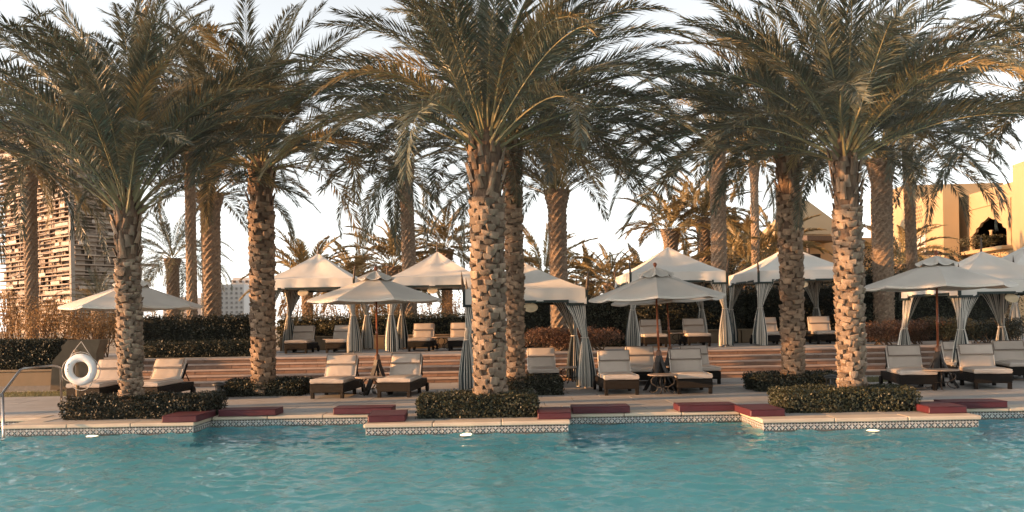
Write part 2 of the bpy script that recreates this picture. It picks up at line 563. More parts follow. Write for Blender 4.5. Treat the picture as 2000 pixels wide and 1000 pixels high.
# bed under the paving, one solid with the promontories
b = MB()
b.box((0, (YM + YS0 + 0.6) / 2, -0.13), (2 * PX, YS0 + 0.6 - YM, 0.17))
for k, (x0, x1, yr) in enumerate(PLAT + GAPS):
    b.box(((x0 + x1) / 2, (yr + 0.02 + YM + .01) / 2, -0.131 - .001 * k), (x1 - x0 - (0.04 if k < 3 else -.02), YM + .01 - yr - .02, 0.165 - .0004 * k))
b.box((0, -9.25, -0.13), (2 * PX, 21.4, 0.2))
deck = struct(b.build('pool_deck', M['joint']))

rng = random.Random(3)


def slab_mesh(name, w, d, h, m, bev=0.008, seed=0):
    mb = MB()
    mb.bbox((0, 0, -h / 2), (w, d, h), bev)
    return mb.mesh(name, m)


# paving slabs as pieces of the deck, coping stones along the water
cop_m = {}


def coping(x0, x1, y0, y1, n, axis):
    for i in range(n):
        if axis == 'x':
            w, d = (x1 - x0) / n - 0.006, y1 - y0
            c = (x0 + (i + .5) * (x1 - x0) / n, (y0 + y1) / 2)
        else:
            w, d = x1 - x0, (y1 - y0) / n - 0.006
            c = ((x0 + x1) / 2, y0 + (i + .5) * (y1 - y0) / n)
        key = (round(w, 3), round(d, 3))
        if key not in cop_m:
            cop_m[key] = slab_mesh('coping_stone', w, d, 0.066, M['coping'], 0.014)
        link('coping_stone', cop_m[key], deck, (c[0], c[1], 0.012 + rng.uniform(-.0015, .0015)))


OV = 0.03
for k, (x0, x1, yf) in enumerate(PLAT):
    coping(x0 - OV, x1 + OV, yf - OV, yf + 0.42, 3, 'x')
    coping(x0 - OV, x0 + 0.40, yf + 0.426, GAPS[k][2] - OV - 0.006, 1, 'y')
    coping(x1 - 0.40, x1 + OV, yf + 0.426, GAPS[k + 1][2] - OV - 0.006, 1, 'y')
    nx_ = 3
    mm = slab_mesh('paving_slab', (x1 - x0 - 0.8) / nx_ - 0.006, YM - yf - 0.43, 0.05, M['slab'], 0.006)
    for i in range(nx_):
        link('paving_slab', mm, deck, (x0 + 0.4 + (i + .5) * (x1 - x0 - 0.8) / nx_, (yf + 0.426 + YM) / 2, 0.003))
    for xa, yr in ((x0 + .2, GAPS[k][2]), (x1 - .2, GAPS[k + 1][2])):
        if YM - yr - .03 > .1:
            mm = slab_mesh('paving_slab', .388, YM - yr + OV - .006, 0.05, M['slab'], 0.006)
            link('paving_slab', mm, deck, (xa, (yr - OV + YM) / 2, 0.0025))
for x0, x1, yr in GAPS:
    x0, x1 = max(x0, -15.5) + OV, min(x1, 14.5) - OV
    nx_ = max(3, int((x1 - x0) / 0.95))
    coping(x0, x1, yr - OV, yr + 0.45, nx_, 'x')
    if YM - yr - .456 > .1:
        nx_ = max(2, int((x1 - x0) / 1.3))
        mm = slab_mesh('paving_slab', (x1 - x0) / nx_ - .006, YM - yr - .456 - .006, 0.05, M['slab'], 0.006)
        for i in range(nx_):
            link('paving_slab', mm, deck, (x0 + (i + .5) * (x1 - x0) / nx_, (yr + .456 + YM) / 2, 0.003))
sm = [slab_mesh('paving_slab', 1.194, 0.894, 0.05, M['slab'], 0.006)]
row = 0
y = YM
while y < 20.3:
    off = 0.6 if row % 2 else 0.0
    for i in range(-13, 14):
        x = i * 1.2 + off
        if abs(x) > 0.62 * y + 1.2:
            continue
        link('paving_slab', sm[0], deck, (x, y + 0.45, 0.004 + rng.uniform(-.002, .002)))
    y += 0.9
    row += 1
y_l0, y_l1 = y + 0.0, 22.55
# pavers at the foot of the steps and stepping bands through the lawn
m2 = slab_mesh('paving_slab', 1.094, YS0 - 22.55 - 0.006, 0.05, M['slab'], 0.006)
for i in range(-13, 14):
    link('paving_slab', m2, deck, (i * 1.1, (22.55 + YS0) / 2, 0.004))
m3 = slab_mesh('paving_slab', 1.394, (y_l1 - y_l0) / 2 - 0.006, 0.05, M['slab'], 0.006)
BANDS = [(-3.2, 2), (0.5, 3), (4.0, 2), (10.6, 3), (-9.0, 2)]
for x, n in BANDS:
    for i in range(n):
        for j in range(2):
            link('paving_slab', m3, deck, (x + i * 1.4, y_l0 + (j + .5) * (y_l1 - y_l0) / 2, 0.006))
l = MB()
l.box((0, (y_l0 + y_l1) / 2, -0.06), (2 * PX, y_l1 - y_l0 - 0.01, 0.11))
lawn = struct(l.build('lawn', M['lawn']))
ng = 16000
rs = np.random.RandomState(5)
gx = rs.uniform(-14, 14, ng)
gy = rs.uniform(y_l0 + .02, y_l1 - .02, ng)
keep = np.ones(ng, bool)
for x, n in BANDS:
    keep &= ~((gx > x - 0.7) & (gx < x + 1.4 * n - 0.7))
gx, gy = gx[keep], gy[keep]
n = len(gx)
a = rs.uniform(0, 2 * PI, n)
h = rs.uniform(.03, .075, n)
wv = np.stack([np.cos(a), np.sin(a), a * 0], 1) * 0.006
p = np.stack([gx, gy, np.full(n, -0.005)], 1)
tipv = p + np.stack([rs.uniform(-.03, .03, n), rs.uniform(-.03, .03, n), h], 1)
vv = np.stack([p - wv, p + wv, tipv], 1).reshape(-1, 3)
grass = link('grass', np_mesh('grass', vv, np.arange(3 * n).reshape(-1, 3), M['grass']))
tag(grass, 'short dry grass on the narrow lawn strip before the steps', 'grass', kind='stuff')

# pool tiles
tb = MB()
tw, th = 0.100, 0.110
tb.bbox((0, 0, 0), (tw - 0.006, 0.012, th - 0.004), 0.002, mi=0)
f = -0.0075


def petal(cx, cz, ang, L, W, mi):
    ca, sa = math.cos(ang), math.sin(ang)
    pts = [(0, 0), (L * .5, W), (L, 0), (L * .5, -W)]
    tb.add([(cx + x * ca - z * sa, f, cz + x * sa + z * ca) for x, z in pts], [(0, 1, 2, 3)], mi)


for k in range(4):
    petal(0, -0.016, PI / 4 + k * PI / 2, 0.062, 0.0115, 1)
tb.add([(x, f - .0003, z) for x, z in ((0, -.034), (.017, -.016), (0, .002), (-.017, -.016))], [(0, 1, 2, 3)], 2)
for k in (-1, 1):
    tb.add([(x + k * .0245, f, z) for x, z in ((-.017, .034), (.017, .034), (.017, .052), (-.017, .052))], [(0, 1, 2, 3)], 1)
tile_me = tb.mesh('pool_tile', [M['tile'], M['tile_dark'], M['tile_blue']])
zt = -0.056 - th / 2


def tile_run(x0, y0, x1, y1, rz):
    L = math.hypot(x1 - x0, y1 - y0)
    k = int(round(L / tw))
    for i in range(k):
        q = (i + .5) / k
        link('pool_tile', tile_me, deck, (x0 + (x1 - x0) * q, y0 + (y1 - y0) * q, zt), (0, 0, rz), (L / k / tw, 1, 1))


for k, (x0, x1, yf) in enumerate(PLAT):
    tile_run(x0, yf + 0.006, x1, yf + 0.006, 0)
    if k == 0:
        tile_run(x1 - .006, yf + .02, x1 - .006, GAPS[1][2], PI / 2)
    if k == 2:
        tile_run(x0 + .006, GAPS[2][2], x0 + .006, yf + .02, -PI / 2)
for x0, x1, yr in GAPS:
    tile_run(max(x0, -9.9), yr + 0.006, min(x1, 9.8), yr + 0.006, 0)

# steps
NS = 5
rh, td = ZT / NS, (YS1 - YS0) / (NS - 1)
s = MB()
for i in range(NS):
    y0 = YS0 + i * td
    s.box((0, (y0 + 0.06 + YB) / 2, -0.05 + ((i + 1) * rh - 0.03) / 2), (2 * PX, YB - y0 - 0.06, (i + 1) * rh - 0.03 + 0.1 - 0.004))
steps = struct(s.build('terrace_steps', M['joint']))
rm = [MB().bbox((0, 0, 0), (wd - 0.006, 0.10, rh - 0.046), 0.006, jit=0.002, rnd=rng).mesh('riser_stone', M['riser']) for wd in (0.42, 0.6, 0.8)]
tm = MB().bbox((0, 0, 0), (1.194, td + 0.035, 0.042), 0.008).mesh('tread_slab', M['tread'])
XS0 = -14.6
for i in range(NS):
    y0 = YS0 + i * td
    x = XS0 - rng.uniform(0, .6)
    while x < 15.2:
        k = rng.choice((0, 1, 2, 2))
        wd = (0.42, 0.6, 0.8)[k]
        link('riser_stone', rm[k], steps, (x + wd / 2, y0 + 0.05 + rng.uniform(-.004, .004), i * rh + (rh - 0.042) / 2 + 0.001))
        x += wd
    for j in range(26):
        link('tread_slab', tm, steps, (XS0 + (j + .5 * (i % 2)) * 1.2 + .3, y0 + (td + .035) / 2 - 0.035, (i + 1) * rh - 0.021 + rng.uniform(-.002, .002)))
t = MB()
t.box((0, (YS1 + td + 0.01 + YB) / 2, ZT - 0.03), (2 * PX, YB - YS1 - td - 0.01, 0.05))
terr = struct(t.build('upper_terrace', M['joint']))
tsm = slab_mesh('paving_slab', 1.494, 0.994, 0.04, M['slab'], 0.006)
for j in range(6):
    for i in range(-12, 13):
        link('paving_slab', tsm, terr, (i * 1.5 + (.75 if j % 2 else 0), YS1 + td + 0.02 + .5 + j, ZT + rng.uniform(-.002, .002)))


# ------------------------------------------------------------------ palms
def frond_mesh(L, e0, droop, n, seed, leafm, lw=0.034, ll=0.50, wind=0.0):
    r = random.Random(seed)
    K = 22
    pts, tan = [Vector((0, 0, 0))], []
    sideb = r.uniform(-0.25, 0.25) + wind
    for i in range(K):
        q = i / (K - 1)
        th = R(max(-88, e0 - droop * q ** 1.25))
        az = sideb * q * q
        d = Vector((math.cos(th) * math.cos(az), math.cos(th) * math.sin(az), math.sin(th)))
        tan.append(d)
        pts.append(pts[-1] + d * (L / K))
    tan.append(tan[-1])
    V, F, MI = [], [], []

    def quad(a, b, c, d, mi):
        o = len(V)
        V.extend((a, b, c, d))
        F.append((o, o + 1, o + 2, o + 3))
        MI.append(mi)
    # midrib, triangular section
    ring = []
    for i in range(0, K + 1, 2):
        q = i / K
        wd = 0.034 * (1 - q) ** 1.1 + 0.004 + (0.03 * max(0, 1 - q / 0.12))
        t = tan[i]
        s = t.cross(Vector((0, 0, 1)))
        s = s.normalized() if s.length > .05 else Vector((0, 1, 0))
        nn = s.cross(t).normalized()
        ring.append((pts[i] - s * wd * .5 + nn * wd * .12, pts[i] + s * wd * .5 + nn * wd * .12, pts[i] - nn * wd * .45))
    for i in range(len(ring) - 1):
        a, c = ring[i], ring[i + 1]
        for j in range(3):
            quad(a[j], a[(j + 1) % 3], c[(j + 1) % 3], c[j], 1)
    for side in (-1, 1):
        for i in range(n):
            q = 0.15 + 0.85 * (i + r.uniform(.1, .9)) / n
            x = q * K
            k = min(int(x), K - 1)
            fr = x - k
            p = pts[k].lerp(pts[k + 1], fr)
            t = tan[k].lerp(tan[min(k + 1, K)], fr).normalized()
            s = t.cross(Vector((0, 0, 1)))
            s = s.normalized() if s.length > .05 else Vector((0, 1, 0))
            nn = s.cross(t).normalized()
            prof = min(1.0, 0.35 + (q - .15) * 2.6) * (1.0 if q < .55 else 1.0 - 0.6 * ((q - .55) / .45) ** 1.4)
            le = ll * prof * r.uniform(.82, 1.12)
            phi = R(62 - 38 * q + r.uniform(-9, 9))
            psi = R(r.choice((12, 30, 46)) + r.uniform(-10, 10)) * (1 - .35 * q)
            d = t * math.cos(phi) + (s * side * math.cos(psi) + nn * math.sin(psi)) * math.sin(phi)
            d.normalize()
            roll = r.uniform(-.7, .7)
            wdir = (d.cross(nn).normalized() * math.cos(roll) + nn * math.sin(roll))
            wdir = (wdir - d * wdir.dot(d)).normalized() * lw * .5 * r.uniform(.8, 1.15) * (0.6 + .4 * prof)
            sag = Vector((0, 0, -1)) * le * r.uniform(.04, .2)
            mid = p + d * le * .42
            tip = p + d * le + sag
            quad(p, mid - wdir, tip, mid + wdir, 0)
    me = bpy.data.meshes.new('frond')
    me.from_pydata(V, [], F)
    me.materials.append(leafm)
    me.materials.append(M['petiole'])
    me.polygons.foreach_set('material_index', MI)
    me.update()
    return me


FR = {}
ELEVS = (86, 74, 62, 50, 38, 24, 8, -12, -35)


def frond_set(kind):
    """Meshes by first elevation; two of each."""
    if kind in FR:
        return FR[kind]
    out = []
    for k, e in enumerate(ELEVS):
        for v in range(2):
            sd = hash((kind, k, v)) if False else (k * 7 + v * 31 + len(kind) * 101)
            if kind == 'near':
                out.append((e, frond_mesh(4.0, e, 34 + k * 6 + v * 22, 138, sd, M['frond'], 0.027, 0.56)))
            elif kind == 'mid':
                out.append((e, frond_mesh(4.0, e, 36 + k * 7 + v * 22, 104, sd, M['frond'], 0.035, 0.56)))
            elif kind == 'old':
                out.append((e, frond_mesh(3.9, e, 48 + k * 6 + v * 24, 104, sd + 5, M['frond_dry_sunlit'], 0.032, 0.54)))  # older fronds whose leaf colour also carries painted sunlight
            elif kind == 'weep':
                out.append((e, frond_mesh(4.0, e, 70 + k * 6 + v * 20, 80, sd, M['frond'], 0.042, 0.46)))
            else:
                out.append((e, frond_mesh(4.0, e, 34 + k * 6 + v * 18, 84, sd, M['frond_dry_sunlit'], 0.080, 0.62, wind=0.0)))  # far crowns: low sun put into the leaf colour
    FR[kind] = out
    return out


def boot_mesh(seed, w, h, p, m):
    """Old leaf base: a scale, narrow below, standing off the trunk at its sawn upper rim."""
    r = random.Random(seed)
    prof = [(-.05, -h * .82), (p * .45, -h * .62), (p * .80, -h * .20), (p * 1.05, h * .30), (p * .92, h * .44), (p * .25, h * .50), (-.05, h * .46)]
    st = [(-.5, .58), (-.36, .93), (0, 1.04), (.36, .93), (.5, .58)]
    sk = r.uniform(-.25, .25)
    vs = []
    for sx, k in st:
        for q, (yy, zz) in enumerate(prof):
            j = lambda e: r.uniform(-e, e)
            nar = (.55, .72, .95, 1.0, .98, .95, .9)[q]
            vs.append((sx * w * nar + j(.007), -(yy * k if yy > 0 else yy) + j(.007), zz * (0.8 + .2 * k) + j(.007) + sx * w * sk * .5))
    n = len(prof)
    fs = []
    for i in range(len(st) - 1):
        for k in range(n - 1):
            a = i * n + k
            fs.append((a, a + n, a + n + 1, a + 1))
    fs.append(tuple(range(n)))
    fs.append(tuple(reversed(range((len(st) - 1) * n, len(st) * n))))
    return autosmooth(MB().add(vs, fs).mesh('leaf_base', m), 24)


def stub_mesh(seed, m):
    """Sawn-off frond stalk, broad at its foot."""
    r = random.Random(seed)
    L = r.uniform(.20, .36)
    mb = MB()
    vs = []
    for q, wd, th in ((0, .135, .05), (.25, .12, .045), (.6, .10, .038), (1, .09, .032)):
        for a, c in ((-1, 0), (-.5, 1), (.5, 1), (1, 0), (0, -.7)):
            vs.append((a * wd * .5 + r.uniform(-.006, .006), -c * th * .8 - q * .03, q * L + r.uniform(-.008, .008) * (q < 1)))
    fs = []
    for i in range(3):
        for j in range(5):
            fs.append((i * 5 + j, i * 5 + (j + 1) % 5, (i + 1) * 5 + (j + 1) % 5, (i + 1) * 5 + j))
    fs.append(tuple(range(15, 20)))
    mb.add(vs, fs)
    return autosmooth(mb.mesh('leaf_stub', m), 50)


BOOTS = {k: [boot_mesh(i, .215, .15, .062, M[k]) for i in range(6)] for k in ('boot', 'boot_brown')}
STUBS = {k: [stub_mesh(i, M[k]) for i in range(5)] for k in ('boot', 'boot_brown')}


def far_trunk(H, r0, r1, seed, lean):
    """Trunk with the lozenge relief of old leaf bases."""
    r = random.Random(seed)
    n, rows = 20, max(12, int(H / 0.065))
    vs, fs = [], []
    for i in range(rows + 1):
        q = i / rows
        rad = r0 + (r1 - r0) * q
        if q < .08:
            rad *= 1 + .35 * (1 - q / .08) ** 2
        if q > .88:
            rad *= 1 + .45 * ((q - .88) / .12)
        for j in range(n):
            k = (i + 2 * j) % 4
            b = 1 + (0.11, 0.03, -0.07, -0.02)[k] + r.uniform(-.03, .03)
            w = 2 * PI * (j + .5 * (i % 2)) / n
            vs.append((lean[0] * q * q + rad * b * math.cos(w), lean[1] * q * q + rad * b * math.sin(w), q * H))
    for i in range(rows):
        for j in range(n):
            fs.append((i * n + j, i * n + (j + 1) % n, (i + 1) * n + (j + 1) % n, (i + 1) * n + j))
    fs.append(tuple(range(rows * n, (rows + 1) * n)))
    return MB().add(vs, fs)


GA = PI * (3 - math.sqrt(5))


def palm(px, py, d, zb, ztop, r0, r1, label, kind='near', nf=46, fscale=1.0, ehi=88, elo=12, boots=0, bark='boot', seed=1, lean=(0, 0),
         group='palms beyond the terrace', wind=0.0, bias=None):
    p = at(px, py, d)
    r = random.Random(seed * 13 + 5)
    root = empty('date_palm', (p.x, d, zb), 0, label, 'palm tree', group)
    H = ztop - zb
    if boots:
        mb = MB()
        prof = [(r0 * 1.12, -0.05), (r0 * 1.05, .25), (r0, .6), ((r0 + r1) / 2, H * .55), (r1, H * .85), (r1 * 1.1, H), (r1 * .9, H + .35), (r1 * .35, H + .6)]
        vs, fs = [], []
        n = 18
        for rr, z in prof:
            for j in range(n):
                w_ = 2 * PI * j / n
                q = max(0, z / H)
                vs.append((lean[0] * q * q + rr * math.cos(w_) * .93, lean[1] * q * q + rr * math.sin(w_) * .93, z))
        for i in range(len(prof) - 1):
            for j in range(n):
                fs.append((i * n + j, i * n + (j + 1) % n, (i + 1) * n + (j + 1) % n, (i + 1) * n + j))
        fs.append(tuple(range((len(prof) - 1) * n, len(prof) * n)))
        mb.add(vs, fs)
        tr = mb.build('trunk', M['fibre'], root, smooth=True)
        ztop_b = H - 0.75
        per = 8
        for i in range(boots):
            z = 0.06 + (ztop_b - 0.06) * i / (boots - 1)
            q = z / H
            rad = r0 + (r1 - r0) * q + r0 * .12 * max(0, 1 - z / .5)
            a = i * GA + r.uniform(-.07, .07)
            if r.random() < .05:
                continue
            area = math.sqrt(2 * PI * rad * ztop_b / boots)
            sc = area * 1.52 / .215 * r.uniform(.72, 1.22)
            vsz = area * .74 / .15 * r.uniform(.7, 1.25)
            link('leaf_base', r.choice(BOOTS[bark]), tr, (lean[0] * q * q + rad * .95 * math.cos(a), lean[1] * q * q + rad * .95 * math.sin(a), z + r.uniform(-.02, .02)),
                 (r.uniform(-.22, .12), r.uniform(-.22, .22), a + PI / 2 + r.uniform(-.12, .12)), (sc, r.uniform(.55, 1.25), vsz))
        for i in range(34):
            z = ztop_b - .05 + .85 * i / 33
            q = min(1, z / H)
            rad = r1 * (1.02 + .12 * (z - ztop_b))
            a = i * GA + r.uniform(-.15, .15)
            link('leaf_stub', r.choice(STUBS[r.choice(('boot_brown', 'boot_brown', bark))]), tr, (lean[0] * q * q + rad * .93 * math.cos(a), lean[1] * q * q + rad * .93 * math.sin(a), z),
                 (r.uniform(.0, .30), r.uniform(-.2, .2), a + PI / 2), r.uniform(.55, 1.0))
    else:
        far_trunk(H + .25, r0, r1, seed, lean).build('trunk', M['trunk_far'], root, smooth=False)
    fset = frond_set(kind)
    for i in range(nf):
        q = (i + .5) / nf
        e = ehi + (elo - ehi) * q ** 0.85 + r.uniform(-7, 7)
        use = frond_set('old') if kind in ('near', 'mid') and r.random() < (.17 if kind == 'near' else .08) else fset  # a few fronds take the golden leaves with painted sunlight
        best = sorted(use, key=lambda t: abs(t[0] - e))[:2]
        e_m, me = r.choice(best)
        a = i * GA + r.uniform(-.25, .25) + seed
        rad = r1 * (.15 + .8 * q)
        z = H + .42 * (1 - q) + .05
        o = link('frond', me, root, (lean[0] + rad * math.cos(a), lean[1] + rad * math.sin(a), z))
        sc = fscale * r.uniform(.86, 1.1) * (0.82 + .18 * min(1, q * 3))
        mrot = Matrix.Rotation(a, 4, 'Z') @ Matrix.Rotation(-R(e - e_m) * .8, 4, 'Y') @ Matrix.Rotation(r.uniform(-.35, .35), 4, 'X')
        if wind:
            mrot = Matrix.Rotation(wind, 4, 'Y') @ mrot
        o.rotation_euler = mrot.to_euler()
        o.scale = (sc, sc, sc)
    return root


G1, G2 = 'palms at the pool edge', 'palms in the second row of hedged beds'
palm(256, 780, 15.75, 0, 3.60, .165, .19, 'leafy date palm in the hedged bed beside the white life ring', 'near', 56, 1.0, 88, 42, 290, 'boot', 1, group=G1, lean=(-.02, 0))
palm(958, 780, 15.05, 0, 4.50, .245, .27, 'thickest date palm, pale scaly trunk, in the hedged bed by the middle pool tiles', 'near', 64, 1.06, 88, 20, 300, 'boot', 2, group=G1)
palm(1664, 766, 14.95, 0, 4.20, .195, .215, 'orange lit date palm in the front hedge before the dark parasol and loungers', 'near', 58, 1.0, 88, 22, 296, 'boot', 3, group=G1, lean=(-.05, 0))
palm(515, 750, 20.0, 0, 5.10, .23, .265, 'brown date palm beside the first striped tent, low hedge at its foot', 'near', 60, 1.08, 88, 22, 300, 'boot_brown', 4, group=G2, lean=(.02, 0))
palm(1008, 750, 19.0, 0, 5.30, .165, .175, 'slimmer brown date palm half hidden behind the thickest trunk', 'near', 54, 1.05, 88, 18, 300, 'boot_brown', 5, group=G2)
palm(1550, 745, 19.0, 0, 5.00, .20, .235, 'date palm with bulging brown top standing before a tent on the terrace', 'near', 56, 1.0, 88, 24, 300, 'boot_brown', 6, group=G2, lean=(-.04, 0))

ZG = ZT - .03
palm(63, 640, 30, ZG, 6.9, .20, .21, 'dark palm silhouetted before the unfinished tower block', 'mid', 44, .95, 86, -10, 0, '', 11)
palm(376, 640, 29, ZG, 8.2, .17, .16, 'very slim bare palm trunk between the pool parasol and a thicker palm', 'mid', 44, 1.0, 86, 5, 0, '', 12)
palm(414, 600, 31, ZG, 6.1, .30, .33, 'stout palm lit on one side behind the clipped dark hedge', 'mid', 46, 1.05, 86, 16, 0, '', 13)
palm(338, 560, 41, ZG, 4.6, .30, .28, 'bushy mid height palm behind the slim bare trunk', 'mid', 44, .80, 86, -25, 0, '', 14)
palm(192, 600, 38, ZG, 2.6, .25, .28, 'small young palm rising just above the parasol near the tower', 'mid', 20, .42, 88, 30, 0, '', 15)
palm(800, 520, 34, ZG, 7.5, .27, .25, 'dark palm with long drooping fronds rising between two striped tents', 'weep', 40, 1.05, 80, -20, 0, '', 16, lean=(-.1, 0))
palm(600, 560, 46, ZG, 3.4, .28, .30, 'low sunlit palm showing above the first tent roof', 'far', 36, .88, 88, 10, 0, '', 17, wind=.15)
palm(768, 520, 45, ZG, 4.3, .32, .34, 'sunlit feathery palm behind the dark drooping one', 'far', 36, .85, 86, -10, 0, '', 18, wind=.1)
palm(872, 520, 47, ZG, 5.3, .28, .30, 'olive palm behind the second tent roof peak', 'far', 36, .80, 86, -12, 0, '', 19, wind=.1)
palm(1092, 620, 27, ZG, 5.4, .26, .28, 'straight grey palm behind the deck tent, crown spread wide over the gap', 'mid', 52, 1.08, 88, 26, 0, '', 20)
palm(1062, 560, 46, ZG, 3.6, .22, .24, 'sunlit low palm peeping behind the straight grey palm trunk', 'far', 30, .9, 88, 5, 0, '', 21, wind=.1)
palm(1192, 560, 44, ZG, 3.2, .26, .28, 'round bushy golden palm beside the tall parasol finial', 'far', 40, .58, 88, -25, 0, '', 22)
palm(1310, 480, 52, ZG, 6.7, .36, .42, 'golden windswept palm exactly above a tent peak', 'far', 32, .86, 88, 5, 0, '', 23, wind=.3)
palm(1375, 500, 52, ZG, 7.3, .34, .38, 'golden windswept palm close behind the tall grey trunk', 'far', 36, .9, 88, 0, 0, '', 24, wind=.3)
palm(1405, 550, 33, ZG, 8.3, .28, .29, 'tall straight grey palm beyond the terrace, trunk free of fronds', 'mid', 52, 1.15, 86, 4, 0, '', 25)
palm(1476, 520, 45, ZG, 9.3, .20, .20, 'thin red brown palm trunk with a high crown', 'far', 38, .95, 86, 8, 0, '', 26)
palm(1725, 540, 30, ZG, 6.7, .32, .34, 'dark heavy palm trunk in front of the ochre palace', 'mid', 50, 1.15, 86, 4, 0, '', 27)
palm(1782, 520, 32, ZG, 8.3, .19, .18, 'smooth slender grey palm trunk in front of the ochre palace', 'mid', 46, 1.05, 86, 14, 0, '', 28, lean=(-.15, 0))
palm(1760, 540, 44, ZG, 3.9, .25, .28, 'low bushy palm lit orange against the palace wall', 'far', 32, .85, 86, -25, 0, '', 29, wind=.2)
palm(1460, 560, 47, ZG, 4.1, .3, .3, 'shaggy olive palm filling the gap before the garden pavilion', 'far', 40, .95, 88, -25, 0, '', 30, wind=.15)
palm(262, 600, 25, ZG, 7.6, .2, .2, 'palm with a high dense crown behind the life ring palm', 'mid', 50, 1.05, 86, 12, 0, '', 31)
palm(-110, 640, 22, ZG, 6.4, .24, .24, 'palm beyond the handrail, only its frond tips in view', 'mid', 48, 1.1, 86, 0, 0, '', 32)
for k, (x_, y_, zt_) in enumerate(((-19.5, 15.0, 4.6),)):  # out of view, added to throw dappled shade on the deck
    palm(1000 + x_ / y_ * FPX, 628, y_, 0, zt_, .22, .24, 'unseen palm added past the handrail to shade the deck', 'mid', 44, 1.0, 86, 18, 0, '', 40 + k, group='unseen palms added for shade')
palm(690, 560, 49, ZG, 3.7, .26, .28, 'low golden palm between the first tent peak and the feathery one', 'far', 36, .75, 86, -10, 0, '', 35, wind=.15)
palm(1150, 560, 50, ZG, 3.6, .26, .28, 'low golden palm left bare of tents beside the bushy golden one'.replace('left bare of tents ', ''), 'far', 38, .62, 88, -15, 0, '', 36, wind=.15)
palm(1252, 560, 50, ZG, 3.5, .26, .28, 'low golden palm rising behind the paired parasols', 'far', 38, .62, 88, -15, 0, '', 37, wind=.2)
palm(1510, 560, 50, ZG, 5.0, .3, .3, 'shaggy golden palm behind the bulging topped trunk', 'far', 42, .85, 88, -20, 0, '', 38, wind=.15)
palm(1425, 560, 54, ZG, 5.4, .3, .3, 'golden palm just past the tall straight grey trunk', 'far', 42, .95, 88, -20, 0, '', 39, wind=.25)
palm(2090, 640, 21, ZG, 6.3, .24, .24, 'palm past the last tent, only its frond tips in view', 'mid', 46, 1.1, 86, 5, 0, '', 33)


# ------------------------------------------------------------------ hedges and shrubs
def leaf_quads(p, nrm, size, rs, droop=0.0):
    """Diamond leaves at points p, roughly facing nrm."""
    n = len(p)
    d = rs.normal(size=(n, 3))
    nn = nrm + rs.normal(size=(n, 3)) * .7
    nn /= np.linalg.norm(nn, axis=1)[:, None] + 1e-9
    d -= nn * (d * nn).sum(1)[:, None]
    d /= np.linalg.norm(d, axis=1)[:, None] + 1e-9
    w = np.cross(nn, d)
    s = (size * rs.uniform(.6, 1.3, n))[:, None]
    q = np.stack([p - d * s * .5, p + w * s * .28, p + d * s * .5, p - w * s * .28], 1)
    return q.reshape(-1, 3)


def hedge(c, sx, sy, h, label, seed, m='hedge', n=9000, leaf=.045, rz=0.0, group=None, name='box_hedge', rough=.03, cat='hedge'):
    """Clipped hedge: dark inside, leaves on its faces."""
    rs = np.random.RandomState(seed)
    A = np.array([sx * sy, sx * h, sx * h, sy * h, sy * h])
    f = rs.choice(5, n, p=A / A.sum())
    u, v = rs.uniform(-.5, .5, n), rs.uniform(-.5, .5, n)
    p = np.zeros((n, 3))
    nr = np.zeros((n, 3))
    for k in range(5):
        i = f == k
        if k == 0:
            p[i] = np.stack([u[i] * sx, v[i] * sy, np.full(i.sum(), h)], 1)
            nr[i] = (0, 0, 1)
        elif k < 3:
            sg = -1 if k == 1 else 1
            p[i] = np.stack([u[i] * sx, np.full(i.sum(), sg * sy / 2), (v[i] + .5) * h], 1)
            nr[i] = (0, sg, 0)
        else:
            sg = -1 if k == 3 else 1
            p[i] = np.stack([np.full(i.sum(), sg * sx / 2), u[i] * sy, (v[i] + .5) * h], 1)
            nr[i] = (sg, 0, 0)
    lump = np.sin(p[:, 0] * 5.1 + seed) * np.sin(p[:, 1] * 6.3 + p[:, 2] * 7 + seed) * rough + rs.normal(size=n) * rough * .7
    p += nr * lump[:, None]
    # round the corners and the upper edges
    for ax, hh in ((0, sx / 2), (1, sy / 2)):
        ex = np.clip(np.abs(p[:, ax]) - (hh - .08), 0, .2) / .1
        p[:, 2] -= np.where(p[:, 2] > h * .7, ex ** 2 * .03, 0)
    q = leaf_quads(p, nr, leaf, rs)
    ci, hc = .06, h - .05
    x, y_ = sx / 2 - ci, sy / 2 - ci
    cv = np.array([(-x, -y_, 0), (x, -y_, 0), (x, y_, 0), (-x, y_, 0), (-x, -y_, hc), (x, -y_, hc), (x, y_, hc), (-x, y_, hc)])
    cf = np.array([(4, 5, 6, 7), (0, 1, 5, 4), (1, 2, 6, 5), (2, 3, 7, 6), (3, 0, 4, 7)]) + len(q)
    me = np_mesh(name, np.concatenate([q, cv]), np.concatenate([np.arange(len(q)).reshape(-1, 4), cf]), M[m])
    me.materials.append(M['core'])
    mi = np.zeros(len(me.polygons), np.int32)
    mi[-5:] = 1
    me.polygons.foreach_set('material_index', mi)
    return tag(link(name, me, None, c, (0, 0, rz)), label, cat, group)


